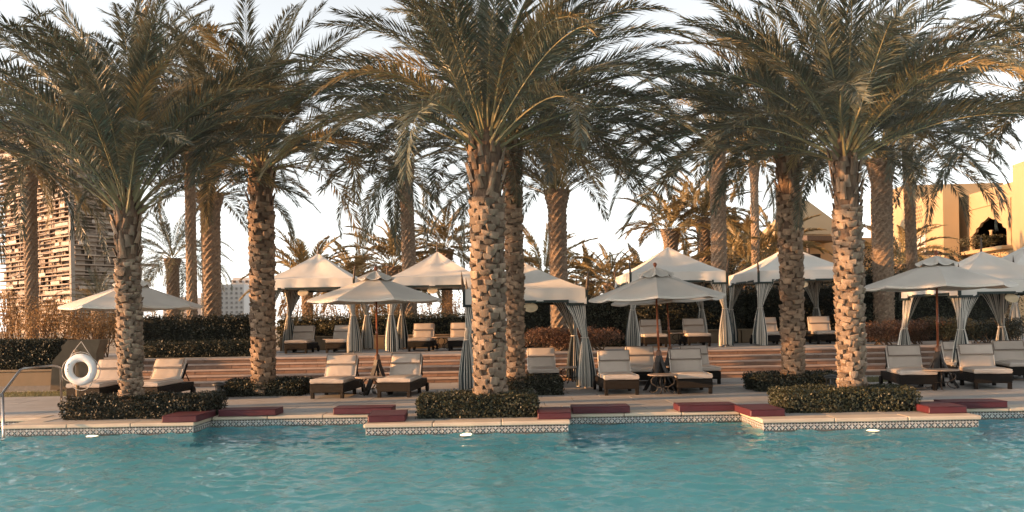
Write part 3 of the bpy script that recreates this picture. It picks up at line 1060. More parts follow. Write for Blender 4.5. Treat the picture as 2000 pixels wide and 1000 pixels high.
def shrub(c, sx, sy, h, label, seed, m='shrub', n=4500, leaf=.07, group='shrubs', stems=9, name='shrub', lumps=9, open_=0.0, cat='shrub'):
    """Loose shrub: leaves in clumps through a rounded volume on thin stems."""
    rs = np.random.RandomState(seed)
    cc = rs.uniform(-1, 1, (lumps, 3)) * np.array([sx * .36, sy * .36, h * .26]) + np.array([0, 0, h * .6])
    cr = rs.uniform(.22, .36, (lumps, 1)) * np.array([sx, sy, h * .9])
    k = rs.choice(lumps, n)
    v = rs.normal(size=(n, 3))
    v /= np.linalg.norm(v, axis=1)[:, None]
    rad = rs.uniform(.35, 1, n) ** .5
    p = cc[k] + v * cr[k] * rad[:, None] + rs.normal(size=(n, 3)) * .04
    p[:, 2] = np.abs(p[:, 2] - .02) + .02
    p[:, 2] = np.minimum(p[:, 2], h * (1.02 + .06 * rs.normal(size=n)))
    q = leaf_quads(p, v * .8 + np.array([0, 0, .4]), leaf, rs)
    root = empty(name, c, 0, label, cat, group)
    fo = link('foliage', np_mesh('foliage', q, np.arange(len(q)).reshape(-1, 4), M[m]), root)
    fo['kind'] = 'stuff'
    mb = MB()
    r = random.Random(seed)
    for i in range(stems):
        e = cc[i % lumps]
        a = Vector((r.uniform(-.18, .18) * sx, r.uniform(-.18, .18) * sy, 0))
        t = Vector((e[0] + r.uniform(-.2, .2) * sx * .6, e[1], e[2] + h * .22))
        mid = a.lerp(t, .5) + Vector((r.uniform(-.1, .1), 0, .05))
        mb.tube([a, mid, t], [.022, .015, .006], 4)
    st = mb.build('stems', M['twig'], root)
    st['kind'] = 'stuff'
    return root


H1 = 'clipped hedges round the pool edge palms'
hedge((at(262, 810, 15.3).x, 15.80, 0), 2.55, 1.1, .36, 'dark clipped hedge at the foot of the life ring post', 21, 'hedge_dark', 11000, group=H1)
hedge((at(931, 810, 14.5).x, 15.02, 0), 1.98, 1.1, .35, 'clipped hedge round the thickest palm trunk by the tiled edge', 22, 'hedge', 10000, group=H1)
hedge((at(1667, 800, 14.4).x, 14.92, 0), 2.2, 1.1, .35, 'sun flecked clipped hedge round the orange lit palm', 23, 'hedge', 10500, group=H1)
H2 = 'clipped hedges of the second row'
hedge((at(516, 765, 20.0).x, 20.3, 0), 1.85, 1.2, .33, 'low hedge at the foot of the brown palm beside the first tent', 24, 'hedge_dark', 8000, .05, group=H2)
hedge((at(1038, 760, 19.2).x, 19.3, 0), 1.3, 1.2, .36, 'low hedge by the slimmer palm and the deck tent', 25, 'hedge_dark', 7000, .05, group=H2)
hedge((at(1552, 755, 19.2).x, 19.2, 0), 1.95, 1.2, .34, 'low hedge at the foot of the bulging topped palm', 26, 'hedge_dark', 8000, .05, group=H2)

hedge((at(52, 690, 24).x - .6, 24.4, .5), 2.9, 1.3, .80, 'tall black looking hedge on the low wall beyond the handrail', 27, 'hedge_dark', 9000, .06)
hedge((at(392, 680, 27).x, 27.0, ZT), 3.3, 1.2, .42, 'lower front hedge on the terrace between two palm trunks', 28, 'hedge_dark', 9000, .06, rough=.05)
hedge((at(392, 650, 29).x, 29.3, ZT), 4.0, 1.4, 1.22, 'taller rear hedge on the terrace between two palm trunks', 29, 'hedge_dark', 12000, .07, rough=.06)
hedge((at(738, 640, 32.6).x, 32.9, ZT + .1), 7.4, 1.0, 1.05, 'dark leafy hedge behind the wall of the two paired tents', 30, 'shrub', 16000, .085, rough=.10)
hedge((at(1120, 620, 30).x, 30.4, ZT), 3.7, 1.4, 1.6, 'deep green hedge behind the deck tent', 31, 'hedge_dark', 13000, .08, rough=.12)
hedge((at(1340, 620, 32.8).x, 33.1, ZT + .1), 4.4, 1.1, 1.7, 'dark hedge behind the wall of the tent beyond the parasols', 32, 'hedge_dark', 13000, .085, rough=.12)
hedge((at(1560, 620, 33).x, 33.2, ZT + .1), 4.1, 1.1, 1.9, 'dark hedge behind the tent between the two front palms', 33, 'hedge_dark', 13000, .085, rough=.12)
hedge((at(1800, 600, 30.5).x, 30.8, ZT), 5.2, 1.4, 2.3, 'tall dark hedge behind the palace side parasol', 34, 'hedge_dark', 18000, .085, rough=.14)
# low shrubs on the terrace edge
shrub((at(1075, 680, 25.8).x, 26.5, ZT), 2.1, 1.1, .70, 'low reddish shrub on the step top inside the deck tent view', 40, 'shrub_red', 5500, .055)
shrub((at(1165, 680, 26.2).x, 26.6, ZT), 1.8, 1.2, .72, 'rounded reddish shrub on the step top beside the striped curtain', 41, 'shrub_red', 5500, .055)
for i, (px, wd, m) in enumerate(((1725, 1.7, 'shrub_red'), (1790, 1.6, 'shrub_red'), (1855, 1.6, 'shrub'), (1925, 1.8, 'hedge_dark'), (1975, 1.5, 'hedge_dark'))):
    shrub((at(px, 650, 26.8).x, 26.9, ZT), wd, 1.2, .72 + .04 * (i % 3),
          ('reddish shrub on the terrace edge just past the orange lit trunk', 'reddish shrub on the terrace edge left of the parasol pole',
           'olive shrub on the terrace edge behind the parasol pole', 'dark shrub on the terrace edge under the pale tied curtain', 'dark shrub at the end of the terrace edge row')[i].replace('left of', 'before'), 42 + i, m, 4500, .055)
# dry flowering shrubs, sunlit
spots = [(20, 29, 2.9), (85, 28, 2.5), (140, 29, 2.6), (190, 28, 2.3), (245, 29.5, 2.6), (300, 32, 2.2)]
labs = ['orange dry shrub at the foot of the tower, first beyond the handrail', 'orange dry shrub right under the dark palm trunk', 'twiggy orange shrub beside the dark palm trunk',
        'twiggy orange shrub above the stone scroll', 'orange shrub directly under the shaded parasol', 'thin dry shrub behind the pool edge palm']
for i, (px, d, z) in enumerate(spots):
    shrub((at(px, 620, d).x, d, ZG), 1.9, 1.3, z - ZG, labs[i].replace('right under', 'just under'), 50 + i, 'shrub_dry', 2600, .06, stems=26, lumps=14)
spots2 = [(570, 36.5, 3.0), (618, 37, 3.2), (662, 36.2, 2.7), (706, 37, 3.1), (752, 36.4, 2.8), (800, 37, 3.2), (846, 36.2, 2.6), (890, 36.8, 3.0)]
labs2 = ['copper shrub behind the curtain nearest the brown palm', 'copper shrub in the middle of the first tent opening', 'thin copper shrub above the second terrace lounger',
         'copper shrub beside the teak parasol pole', 'copper shrub between the two paired tents', 'dense copper shrub behind the dark tied curtain of the second tent',
         'thin copper shrub showing sky in the second tent opening', 'copper shrub close to the thickest palm trunk']
for i, (px, d, z) in enumerate(spots2):
    shrub((at(px, 600, d).x, d, ZG), 1.35, 1.0, z - ZG, labs2[i], 60 + i, 'shrub_dry', 1500, .065, stems=22, lumps=12)
spots3 = [(1215, 37, 3.0), (1275, 37, 2.8), (1345, 38, 3.0), (1440, 37, 4.2), (1500, 39, 4.6), (1620, 38, 4.0), (1690, 36, 4.4), (1755, 37, 4.6), (1820, 38, 4.2), (1900, 38, 4.4), (1965, 37, 4.0)]
labs3 = ['olive bush behind the parasol rim next to the deck tent', 'olive bush under the overlapping parasols', 'olive bush in the opening of the tent beyond the parasols',
         'tall bush between the two terrace tents', 'tall bush behind the front corner of the next terrace tent', 'tall bush between the two front palm trunks',
         'tall dark bush just past the orange lit trunk', 'tall bush below the slender grey palm', 'tall bush under the balcony of the palace', 'tall bush below the arched palace window', 'tall bush under the end of the palace']
for i, (px, d, z) in enumerate(spots3):
    shrub((at(px, 590, d).x, d, ZG), 1.9, 1.4, z - ZG, labs3[i], 80 + i, 'shrub' if i % 3 else 'hedge_dark', 3600, .09, stems=12, lumps=13)

# ------------------------------------------------------------------ walls
ww = MB()
x0, x1 = at(548, 660, 31.8).x, at(935, 660, 31.8).x
TW = 'low tan planter walls of the terrace'


def low_wall(x0, x1, y, z0, h, label):
    root = empty('planter_wall', ((x0 + x1) / 2, y, z0), 0, label, 'wall', TW)
    MB().bbox((0, 0, (h - .05) / 2), (x1 - x0, .30, h - .05), .01).build('wall_body', M['stucco'], root)
    MB().bbox((0, 0, h - .022), (x1 - x0 + .06, .36, .05), .012).build('wall_cap', M['stucco'], root)
    return root


low_wall(x0, x1, 31.8, ZT, .50, 'low tan wall behind the paired terrace tents')
low_wall(at(1190, 660, 31.8).x, at(1445, 660, 31.8).x, 31.8, ZT, .50, 'low tan wall behind the tent beyond the parasols')
low_wall(at(1447, 660, 31.8).x, at(1700, 660, 31.8).x, 31.81, ZT, .50, 'low tan wall behind the tent between the front palms')
xl = at(118, 740, 22.9).x
low_wall(-15.5, xl, 22.9, 0, .55, 'low tan wall with dark skirting under the black hedge')
MB().box(((-15.5 + xl) / 2, 22.735, .07), (xl + 15.5, .024, .14)).build('skirting', M['joint'], bpy.data.objects['planter_wall.003'], None).location = (-(-15.5 + xl) / 2, -22.9, 0)
# stair cheek wall with a scroll shaped end
sc = at(0, 700, 22.95)
P = lambda px, py: (at(px, py, 22.42).x, at(px, py, 22.42).z)
poly = [P(98, 762), P(102, 706), P(112, 694), P(121, 684), P(119, 676), P(126, 671), P(132, 664), P(196, 663), P(194, 672), P(188, 690), P(187, 758)]
poly = [(x, max(z, 0.0)) for x, z in poly]
cx = poly[0][0]
tag(MB().prism([(x - cx, z) for x, z in poly], 0, .42).build('stair_cheek_wall', M['stucco_dark'], None, (cx, 22.42, 0)), 'tan stair cheek wall with scroll shaped shoulder behind the life ring', 'wall')


# ------------------------------------------------------------------ sun loungers
def cushion_mesh(name, w, l, t, m, piping, seed):
    """Soft box: rounded edges, faint sag."""
    r = random.Random(seed)
    nx, ny = 6, 8
    vs, fs = [], []
    for zs in (0, 1):
        for j in range(ny + 1):
            for i in range(nx + 1):
                u, v = i / nx * 2 - 1, j / ny * 2 - 1
                e = max(abs(u), abs(v))
                k = 1 - max(0, e - .8) / .2 * .28
                inset = 1.0
                z = t * (.5 + (.5 * k + .05 * (1 - u * u) * (1 - v * v)) * (1 if zs else -1))
                vs.append((u * w / 2 * inset, v * l / 2 * inset, z + r.uniform(-.004, .004)))
    n = (nx + 1) * (ny + 1)
    for j in range(ny):
        for i in range(nx):
            a = j * (nx + 1) + i
            fs.append((a, a + nx + 1, a + nx + 2, a + 1))
            fs.append((n + a, n + a + 1, n + a + nx + 2, n + a + nx + 1))
    rim = [i for i in range(nx + 1)] + [j * (nx + 1) + nx for j in range(1, ny + 1)] + [ny * (nx + 1) + i for i in range(nx - 1, -1, -1)] + [j * (nx + 1) for j in range(ny - 1, 0, -1)]
    k = len(rim)
    o = len(vs)
    for a in rim:      # belly of the side
        x, y, z = vs[a]
        vs.append((x * (1 + .018 / (w / 2)), y * (1 + .018 / (l / 2)), t * .5))
    for i in range(k):
        j = (i + 1) % k
        fs.append((rim[i], rim[j], o + j, o + i))
        fs.append((o + i, o + j, n + rim[j], n + rim[i]))
    me = MB().add(vs, fs).mesh(name, m)
    autosmooth(me, 60)
    pts = [Vector(vs[n + a]) * 1.0 for a in rim]
    pts = [p + Vector((math.copysign(.006, p.x) if abs(p.x) > w * .49 else 0, math.copysign(.006, p.y) if abs(p.y) > l * .49 else 0, 0)) for p in pts]
    pm = MB().tube(pts + [pts[0]], .0075, 5, False).mesh('piping', piping, True)
    return me, pm


LW, LL = .74, 1.90
SEAT = cushion_mesh('seat_cushion', .71, 1.22, .115, M['cushion'], M['piping'], 1)
BACK = cushion_mesh('back_cushion', .69, .50, .10, M['cushion'], M['piping'], 2)
HEAD = cushion_mesh('head_pillow', .67, .23, .12, M['cushion'], M['piping_dark'], 3)
fm = MB()
fm.bbox((0, 0, 0), (LW, LL - .1, .19), .012)
FRAME = fm.mesh('base_frame', M['wicker'])
LEG = MB().bbox((0, 0, .075), (.075, .075, .15), .008).mesh('leg', M['wicker'])
WH = MB().lathe([(.02, -.03), (.095, -.028), (.105, -.018), (.105, .018), (.095, .028), (.02, .03)], 18).mesh('wheel', M['wicker'], False)
BF = MB().bbox((0, 0, 0), (LW - .02, .54, .045), .01).mesh('back_frame', M['wicker'])
ST = MB().tube([(0, 0, 0), (0, .24, -.27)], .013, 6).mesh('support_strut', M['wicker'])
LG = 'sun loungers'


def lounger(px, py, d, z0, heading, label, back=58, x=None):
    """Head end points along +Y of the lounger; heading turns it."""
    p = at(px, py, d)
    back += (px * 7 % 11) * .7 - 3.5
    hd = Vector((-math.sin(heading), math.cos(heading), 0)) * (LL / 2)
    root = empty('sun_lounger', (p.x + hd.x, d + hd.y, z0), heading, label, 'lounger', LG)
    y0 = -LL / 2
    link('base_frame', FRAME, root, (0, 0, .225))
    for sx in (-1, 1):
        link('leg', LEG, root, (sx * (LW / 2 - .045), y0 + .095, 0))
        link('leg', LEG, root, (sx * (LW / 2 - .045), y0 + 1.15, 0))
        link('wheel', WH, root, (sx * (LW / 2 + .02), -y0 - .16, .106), (0, PI / 2, 0))
    s = link('seat_cushion', SEAT[0], root, (0, y0 + .05 + .61, .318))
    link('piping', SEAT[1], s)
    b = R(back)
    hy, hz = y0 + 1.22, .335
    bf = link('back_frame', BF, root, (0, hy + math.cos(b) * .27 + math.sin(b) * .01, hz + math.sin(b) * .27 - math.cos(b) * .01), (b, 0, 0))
    off = Vector((0, -math.sin(b), math.cos(b)))
    c = Vector((0, hy, hz)) + Vector((0, math.cos(b), math.sin(b))) * .29 + off * .03
    s = link('back_cushion', BACK[0], root, c, (b, 0, 0))
    link('piping', BACK[1], s)
    c = Vector((0, hy, hz)) + Vector((0, math.cos(b), math.sin(b))) * .43 + off * .115
    s = link('head_pillow', HEAD[0], root, c, (b, 0, 0), (1, 1, .75))
    link('piping', HEAD[1], s)
    for sx in (-1, 1):
        link('support_strut', ST, root, (sx * .3, hy + math.cos(b) * .38 + .03, hz + math.sin(b) * .38 - .02))
    return root


# heading: 0 = head end away from the camera
lounger(160, 785, 18.7, 0, R(-2), 'lounger partly hidden behind the white life ring', 50)
lounger(274, 780, 18.7, 0, R(-4), 'lounger between the pool edge palm and the small black bollard lamp', 52)
lounger(637, 779, 18.7, 0, R(-4), 'lounger beside the single parasol, nearer the brown palm', 60)
lounger(768, 779, 18.7, 0, R(-6), 'lounger beside the single parasol, nearer the thickest palm', 60)
lounger(577, 688, 28.4, ZT, R(1), 'lounger under the first tent beside the dark tied curtain', 60)
lounger(657, 688, 28.4, ZT, R(-1), 'lounger under the first tent, cut by a striped curtain', 60)
lounger(818, 688, 28.4, ZT, R(-2), 'lounger under the second tent beside the scrolled table', 62)
lounger(897, 688, 28.4, ZT, R(0), 'lounger under the second tent against the thickest palm', 62)
lounger(1063, 745, 21.1, 0, R(1), 'lounger under the deck tent behind the low hedge', 62)
lounger(1216, 775, 18.3, 0, R(1), 'lounger facing the pool, deck tent side of the paired parasols', 62)
lounger(1264, 752, 20.9, 0, R(-1), 'lounger in the rear pair, mostly hidden behind the teak poles', 62)
lounger(1359, 774, 18.3, 0, R(-2), 'lounger facing the pool, palace side of the paired parasols', 62)
lounger(1380, 752, 20.9, 0, R(1), 'rear lounger peeping out behind another lounger', 62)
lounger(1282, 680, 28.2, ZT, R(-1), 'terrace lounger cut by the two teak parasol poles', 60)
lounger(1367, 680, 28.2, ZT, R(-3), 'terrace lounger next to the white swept curtain', 62)
lounger(1519, 676, 28.3, ZT, R(0), 'terrace lounger half hidden by the bulging topped palm', 62)
lounger(1620, 676, 28.3, ZT, R(-5), 'terrace lounger half hidden by the orange lit palm', 64)
lounger(1796, 762, 18.2, 0, R(-11), 'angled lounger beside the orange lit palm and the parasol', 60)
lounger(1903, 745, 20.7, 0, R(-12), 'lounger behind the striped curtain at the end tent', 60)
lounger(1942, 761, 18.2, 0, R(-13), 'large angled lounger in front of the end tent', 60)
lounger(2008, 745, 20.3, 0, R(-12), 'lounger cut off at the end of the deck row', 58)


# ------------------------------------------------------------------ side tables and parasols
tt = MB().lathe([(.02, -.014), (.30, -.014), (.315, -.004), (.315, .006), (.305, .014), (.02, .014)], 24).mesh('table_top', M['tabletop'])
lp = [(.06, .40), (.12, .385), (.20, .36), (.245, .30), (.235, .235), (.17, .19), (.115, .16), (.105, .11), (.15, .06), (.225, .035), (.255, .055), (.245, .085)]
TLEG = MB().tube([(x, 0, z) for x, z in lp], [.013] * 10 + [.01, .008], 6).mesh('leg', M['iron'], True)
RING = MB().tube([(.115 * math.cos(k * PI / 8), .115 * math.sin(k * PI / 8), .16) for k in range(17)], .008, 5, False).mesh('ring', M['iron'], True)


def table(px, py, d, z0, label, sc=1.0):
    p = at(px, py, d)
    root = empty('side_table', (p.x, d, z0), .4, label, 'table', 'small iron side tables')
    root.scale = (sc, sc, 1)
    link('table_top', tt, root, (0, 0, .432))
    for k in range(4):
        link('leg', TLEG, root, (0, 0, .018), (0, 0, PI / 4 + k * PI / 2))
    link('ring', RING, root, (0, 0, .018))
    return root


table(722, 770, 19.1, 0, 'scrolled iron side table at the foot of the single parasol')
table(648, 680, 29.2, ZT, 'iron side table between the two loungers of the first tent')
table(862, 680, 29.2, ZT, 'iron side table between the two loungers of the second tent')
table(1114, 750, 21.7, 0, 'scrolled iron side table beside the deck tent curtain')
table(1295, 770, 18.2, 0, 'iron side table in front of the nearer paired parasol', 1.0)
table(1322, 750, 21.2, 0, 'iron side table at the foot of the rear paired parasol', 1.0)
table(1328, 680, 29.3, ZT, 'iron side table between the two loungers of the tent beyond the parasols')
table(1838, 760, 18.2, 0, 'iron side table below the parasol near the end tent', 1.15)
table(1560, 680, 29.4, ZT, 'iron side table half hidden behind the bulging topped palm')


def canopy_meshes(Rr, rise):
    def ring_pts(r, z, sub, scallop):
        out = []
        for k in range(8):
            a0, a1 = k * PI / 4 + PI / 8, (k + 1) * PI / 4 + PI / 8
            p0 = Vector((math.cos(a0), math.sin(a0), 0)) * r
            p1 = Vector((math.cos(a1), math.sin(a1), 0)) * r
            for j in range(sub):
                q = j / sub
                p = p0.lerp(p1, q)
                s = 4 * q * (1 - q)
                p = p * (1 - .025 * scallop * s)
                p.z = z - .035 * scallop * s
                out.append(p)
        return out
    sub = 6
    prof = [(.02, rise), (.25, rise - .065), (.5, rise * .72), (.85, rise * .46), (1.2, rise * .21), (Rr - .03, .008), (Rr, -.012), (Rr, -.055)]
    vs, fs = [], []
    n = 8 * sub
    for i, (r, z) in enumerate(prof):
        vs += ring_pts(r, z, sub, min(1, r / Rr))
    for i in range(len(prof) - 1):
        for j in range(n):
            fs.append((i * n + j, i * n + (j + 1) % n, (i + 1) * n + (j + 1) % n, (i + 1) * n + j))
    can = autosmooth(MB().add(vs, [tuple(reversed(f)) for f in fs]).mesh('canopy', M['parasol']), 18)
    vs, fs = [], []
    prof = [(.02, rise + .15), (.2, rise + .085), (.40, rise - .005), (.415, rise - .025)]
    for i, (r, z) in enumerate(prof):
        vs += ring_pts(r, z, sub, 1.6 * r / .4)
    for i in range(len(prof) - 1):
        for j in range(n):
            fs.append((i * n + j, i * n + (j + 1) % n, (i + 1) * n + (j + 1) % n, (i + 1) * n + j))
    vent = autosmooth(MB().add(vs, [tuple(reversed(f)) for f in fs]).mesh('vent_cap', M['parasol']), 18)
    return can, vent


RISE = .50
CAN, VENT = canopy_meshes(1.5, RISE)
RIBM = MB().tube([(.06, 0, RISE - .10), (.7, 0, RISE * .60 - .045), (1.44, 0, -.045 + .02)], .014, 5).mesh('rib', M['rib'])
STRUT = MB().tube([(.05, 0, 0), (.78, 0, .26)], .012, 5).mesh('strut', M['rib'])
FIN = MB().lathe([(.01, 0), (.03, .005), (.018, .03), (.04, .06), (.045, .085), (.03, .115), (.008, .125)], 12).mesh('finial', M['teak'], True)
BLEG = MB()
bl = [(.045, .80), (.085, .66), (.17, .46), (.27, .25), (.36, .08), (.41, .02)]
for i in range(len(bl) - 1):
    (xa, za), (xb, zb_) = bl[i], bl[i + 1]
    hw0, hw1 = .05 + .02 * i / 5, .05 + .02 * (i + 1) / 5
    BLEG.add([(xa, -hw0, za), (xa, hw0, za), (xb, hw1, zb_), (xb, -hw1, zb_), (xa - .03, -hw0, za - .02), (xa - .03, hw0, za - .02), (xb - .03, hw1, zb_ - .02), (xb - .03, -hw1, zb_ - .02)],
             [(0, 3, 2, 1), (4, 5, 6, 7), (0, 4, 7, 3), (1, 2, 6, 5)] + ([(0, 1, 5, 4)] if i == 0 else []) + ([(3, 7, 6, 2)] if i == len(bl) - 2 else []))
BLEG = BLEG.mesh('stand_leg', M['iron'])


def parasol(px, py, d, z0, zrim, R_, label, lean=0.0, rz=.2):
    p = at(px, py, d)
    root = empty('parasol', (p.x, d, z0), 0, label, 'parasol', 'pool parasols')
    k = R_ / 1.5
    root.rotation_euler = (0, lean, rz)
    c = link('canopy', CAN, root, (0, 0, zrim), None, (k, k, 1))
    link('vent_cap', VENT, c)
    link('finial', FIN, root, (0, 0, zrim + RISE + .13))
    MB().lathe([(.024, .30), (.024, zrim * .62), (.030, zrim * .62 + .005), (.030, zrim * .62 + .10), (.022, zrim * .62 + .11), (.022, zrim + RISE + .14)], 12).build('pole', M['teak'], root, smooth=True)
    MB().lathe([(.03, zrim - .06), (.075, zrim - .05), (.08, zrim - .01), (.05, zrim + .03), (.03, zrim + .05)], 12).build('hub', M['rib'], root)
    for i in range(8):
        rr = link('rib', RIBM, root, (0, 0, zrim), (0, 0, i * PI / 4 + PI / 8), (k, 1, 1))
        link('strut', STRUT, rr, (0, 0, -.02))
    MB().lathe([(.035, .78), (.06, .79), (.06, .87), (.045, .9), (.03, .92)], 12).build('collar', M['rib'], root)
    MB().lathe([(.02, .1), (.036, .1), (.036, .8), (.02, .8)], 10).build('stand_tube', M['iron'], root)
    for i in range(4):
        link('stand_leg', BLEG, root, None, (0, 0, PI / 4 + i * PI / 2 - rz + .15))
    return root


parasol(262, 760, 19.6, 0, 2.10, 1.5, 'parasol lit on one side behind the life ring palm', 0, .1)
parasol(738, 760, 19.8, 0, 2.16, 1.56, 'single parasol on a bright teak pole between two loungers', 0, .0)
parasol(1290, 765, 19.3, 0, 2.10, 1.50, 'nearer of the two paired parasols, round teak finial on top', R(-1.6), .25)
parasol(1313, 745, 21.9, 0, 2.08, 1.40, 'rear of the two paired parasols, leaning pole', R(-3.0), .3)
parasol(1833, 755, 18.9, 0, 2.22, 1.56, 'grey looking parasol in front of the palace side tent', 0, .05)


# ------------------------------------------------------------------ tents
def curtain_mesh(H, seed):
    r = random.Random(seed)
    nu, nv = 96, 26
    vs, fs, uv = [], [], []
    tie = .44
    for j in range(nv + 1):
        v = j / nv
        z = -v * H
        if v < tie:
            q = 1 - (1 - v / tie) ** 1.0
            k = q ** .8
        else:
            k = 1.0
        rad = .062 if v < tie else .062 + .125 * min(1, (v - tie) / .40) ** .75
        for i in range(nu + 1):
            u = i / nu
            s = (u - .5) * 2
            arm = .56
            L = Vector((abs(s) * arm if s < 0 else .0, abs(s) * arm if s > 0 else .0, 0))   # along the front beam (+x) and the side beam (+y)
            pl = .03 * math.sin(u * 2 * PI * 22) * (1 - k * .55)
            if s < 0:
                L.y += pl
            else:
                L.x += pl
            a = PI * 1.25 - s * PI * .92
            c = Vector((math.cos(a), math.sin(a), 0)) * (rad * (1 + (.26 if v > tie else .16) * math.sin(u * 2 * PI * 22 + seed) + .12 * math.sin(u * 17 + seed)))
            p = L.lerp(c, min(1, k))
            zz = z + (.0 if v < 1 else .03 * math.sin(u * 9 + seed))
            vs.append((p.x, p.y, zz))
            uv.append((u, v))
    for j in range(nv):
        for i in range(nu):
            a = j * (nu + 1) + i
            fs.append((a, a + nu + 1, a + nu + 2, a + 1))
    me = MB().add(vs, fs).mesh('curtain', M['curtain'], True)
    ul = me.uv_layers.new(name='uv')
    for lp_ in me.loops:
        ul.data[lp_.index].uv = uv[lp_.vertex_index]
    return me


CURT = [curtain_mesh(2.0, s) for s in range(3)]
TIE = MB().tube([(.085 * math.cos(k * PI / 8), .085 * math.sin(k * PI / 8), 0) for k in range(17)], .014, 6, False).mesh('tie_band', M['post'], True)
SPK = MB().lathe([(.022, 0), (.034, .02), (.034, .08), (.026, .1), (.036, .13), (.03, .26), (.014, .42), (.003, .50)], 10).mesh('corner_finial', M['spike'], True)


def tent(px, py, d, z0, W, label, rz=0.0, eave=2.10, vh=.30, apexh=3.32, seed=0, curtains=(0, 1, 2, 3)):
    """px, d: middle of the front side."""
    p = at(px, py, d)
    c = Vector((p.x, d, z0)) + Matrix.Rotation(rz, 3, 'Z') @ Vector((0, W / 2, 0))
    root = empty('pavilion_tent', c, rz, label, 'tent', 'white peaked tents with striped curtains')
    h = W / 2
    ztop = eave + vh
    n = 16
    r = random.Random(seed)
    ph = [r.uniform(0, 6) for _ in range(4)]
    mb = MB()
    for k in range(4):
        vs, fs = [], []
        rot = Matrix.Rotation(k * PI / 2, 3, 'Z')
        for j in range(n + 1):
            m = j / n
            for i in range(n + 1):
                e = i / n * 2 - 1
                q = 1 - m
                z = ztop + (apexh - ztop) * (q ** 1.3 * .55 + q * .45)
                z -= (.045 * math.sin(PI * m) + .022 * math.sin(e * 5 + ph[k]) * m * q * 4) * (1 - e * e)
                p_ = rot @ Vector((e * m * h, -m * h, 0))
                vs.append((p_.x, p_.y, z))
        for j in range(n):
            for i in range(n):
                a = j * (n + 1) + i
                fs.append((a, a + 1, a + n + 2, a + n + 1) if j else (a, a + n + 2, a + n + 1))
        mb.add(vs, [tuple(reversed(f)) for f in fs])
    me = mb.mesh('roof', M['canvas'], True)
    link('roof', me, root)
    fl = .44
    for k in range(4):
        vs, fs = [], []
        N = 24
        for i in range(N + 1):
            x = -h + W * i / N
            bul = .010 * math.sin(i * 1.3 + ph[k]) + .012 * math.sin(i * .7 + ph[(k + 1) % 4])
            low = eave - .075 if (x < -h + fl or x > h - fl) else eave
            for z, o in ((ztop + .004, .0), (eave + vh * .45, .012 + bul), (low, .016 + bul * 1.4)):
                vs.append((x, -h - o, z))
        for i in range(N):
            for j in range(2):
                a = i * 3 + j
                fs.append((a, a + 1, a + 4, a + 3))
        v = MB().add(vs, fs).build('valance', M['canvas'], root, None, (0, 0, k * PI / 2), smooth=True)
        tr = MB()
        z1, z2 = eave - .075, eave
        tr.box((-h + fl / 2 - .01, -h - .024, z1 - .004), (fl + .04, .02, .06))
        tr.box((h - fl / 2 + .01, -h - .024, z1 - .0045), (fl + .04, .02, .06))
        tr.box((0, -h - .0245, z2 - .004), (W - 2 * fl - .02, .02, .06))
        for s in (-1, 1):
            tr.box((s * (h - fl - .0), -h - .025, (z1 + z2) / 2), (.045, .021, .132))
            tr.box((s * (h + .002), -h - .024, (z1 + ztop) / 2), (.055, .022, ztop - z1))
        tr.build('trim', M['green_trim'], v)
    for k, (sx, sy) in enumerate(((-1, -1), (1, -1), (1, 1), (-1, 1))):
        cx_, cy_ = sx * (h - .05), sy * (h - .05)
        MB().lathe([(.026, 0), (.026, ztop + .02)], 8).build('post', M['post'], root, (cx_, cy_, 0))
        link('corner_finial', SPK, root, (sx * (h + .01), sy * (h + .01), ztop - .06), (R(-5) * sy, R(5) * sx, 0))
        if k in curtains:
            cu = link('curtain', CURT[(k + seed) % 3], root, (cx_, cy_, eave + .03), (0, 0, k * PI / 2))
            cu.scale = (1, 1, (eave - .02) / 2.0)
            link('tie_band', TIE, cu, (0, 0, -.44 * 2.0))
    link('apex_finial', SPK, root, (0, 0, apexh - .05), None, (.8, .8, .9))
    return root, c


def plaque(tent_c, W, rz, eave, label, off=0.0):
    p = tent_c + Matrix.Rotation(rz, 3, 'Z') @ Vector((off, -W / 2 + .03, eave - .14))
    mb = MB().lathe([(.02, -.012), (.135, -.012), (.15, 0), (.135, .012), (.02, .012)], 20)
    me = mb.mesh('hanging_plaque', M['plaque'])
    o = link('hanging_plaque', me, None, p, (R(62), 0, rz), (1.15, .85, 1))
    tag(o, label, 'plaque', 'oval plaques hung in the tent fronts')
    # wire to the beam
    MB().tube([(0, .10, 0), (0, .16, .06)], .004, 4).build('wire', M['iron'], o)


_, c = tent(606, 685, 27.8, ZT, 2.85, 'peaked tent on the terrace next to the brown palm', 0, seed=1)
plaque(c, 2.85, 0, ZT + 2.1 - ZT, 'oval plaque under the first tent front', -.2)
_, c = tent(850, 685, 27.8, ZT, 2.9, 'peaked tent on the terrace next to the thickest palm', 0, seed=2)
plaque(c, 2.9, 0, 2.1, 'oval plaque under the second tent front', -.05)
_, c = tent(1029, 752, 20.35, 0, 2.86, 'tent on the pool deck half behind the thickest palm trunk', R(1), eave=2.06, vh=.30, apexh=3.08, seed=3)
plaque(c, 2.86, R(1), 2.06, 'oval plaque in the front of the deck tent', .12)
_, c = tent(1328, 678, 27.5, ZT, 3.05, 'peaked tent on the terrace behind the paired parasols', R(2), seed=4)
_, c = tent(1580, 672, 27.9, ZT, 3.2, 'peaked tent on the terrace between the two front palm trunks', R(3), seed=5)
plaque(c, 3.2, R(3), 2.1, 'oval plaque in the tent between the front palms', -.15)
_, c = tent(1988, 725, 21.2, 0, 2.85, 'tent at the end of the deck behind the grey parasol', R(3), eave=2.1, vh=.30, apexh=3.22, seed=6)
plaque(c, 2.85, R(3), 2.1, 'oval plaque in the end tent of the deck', -.1)
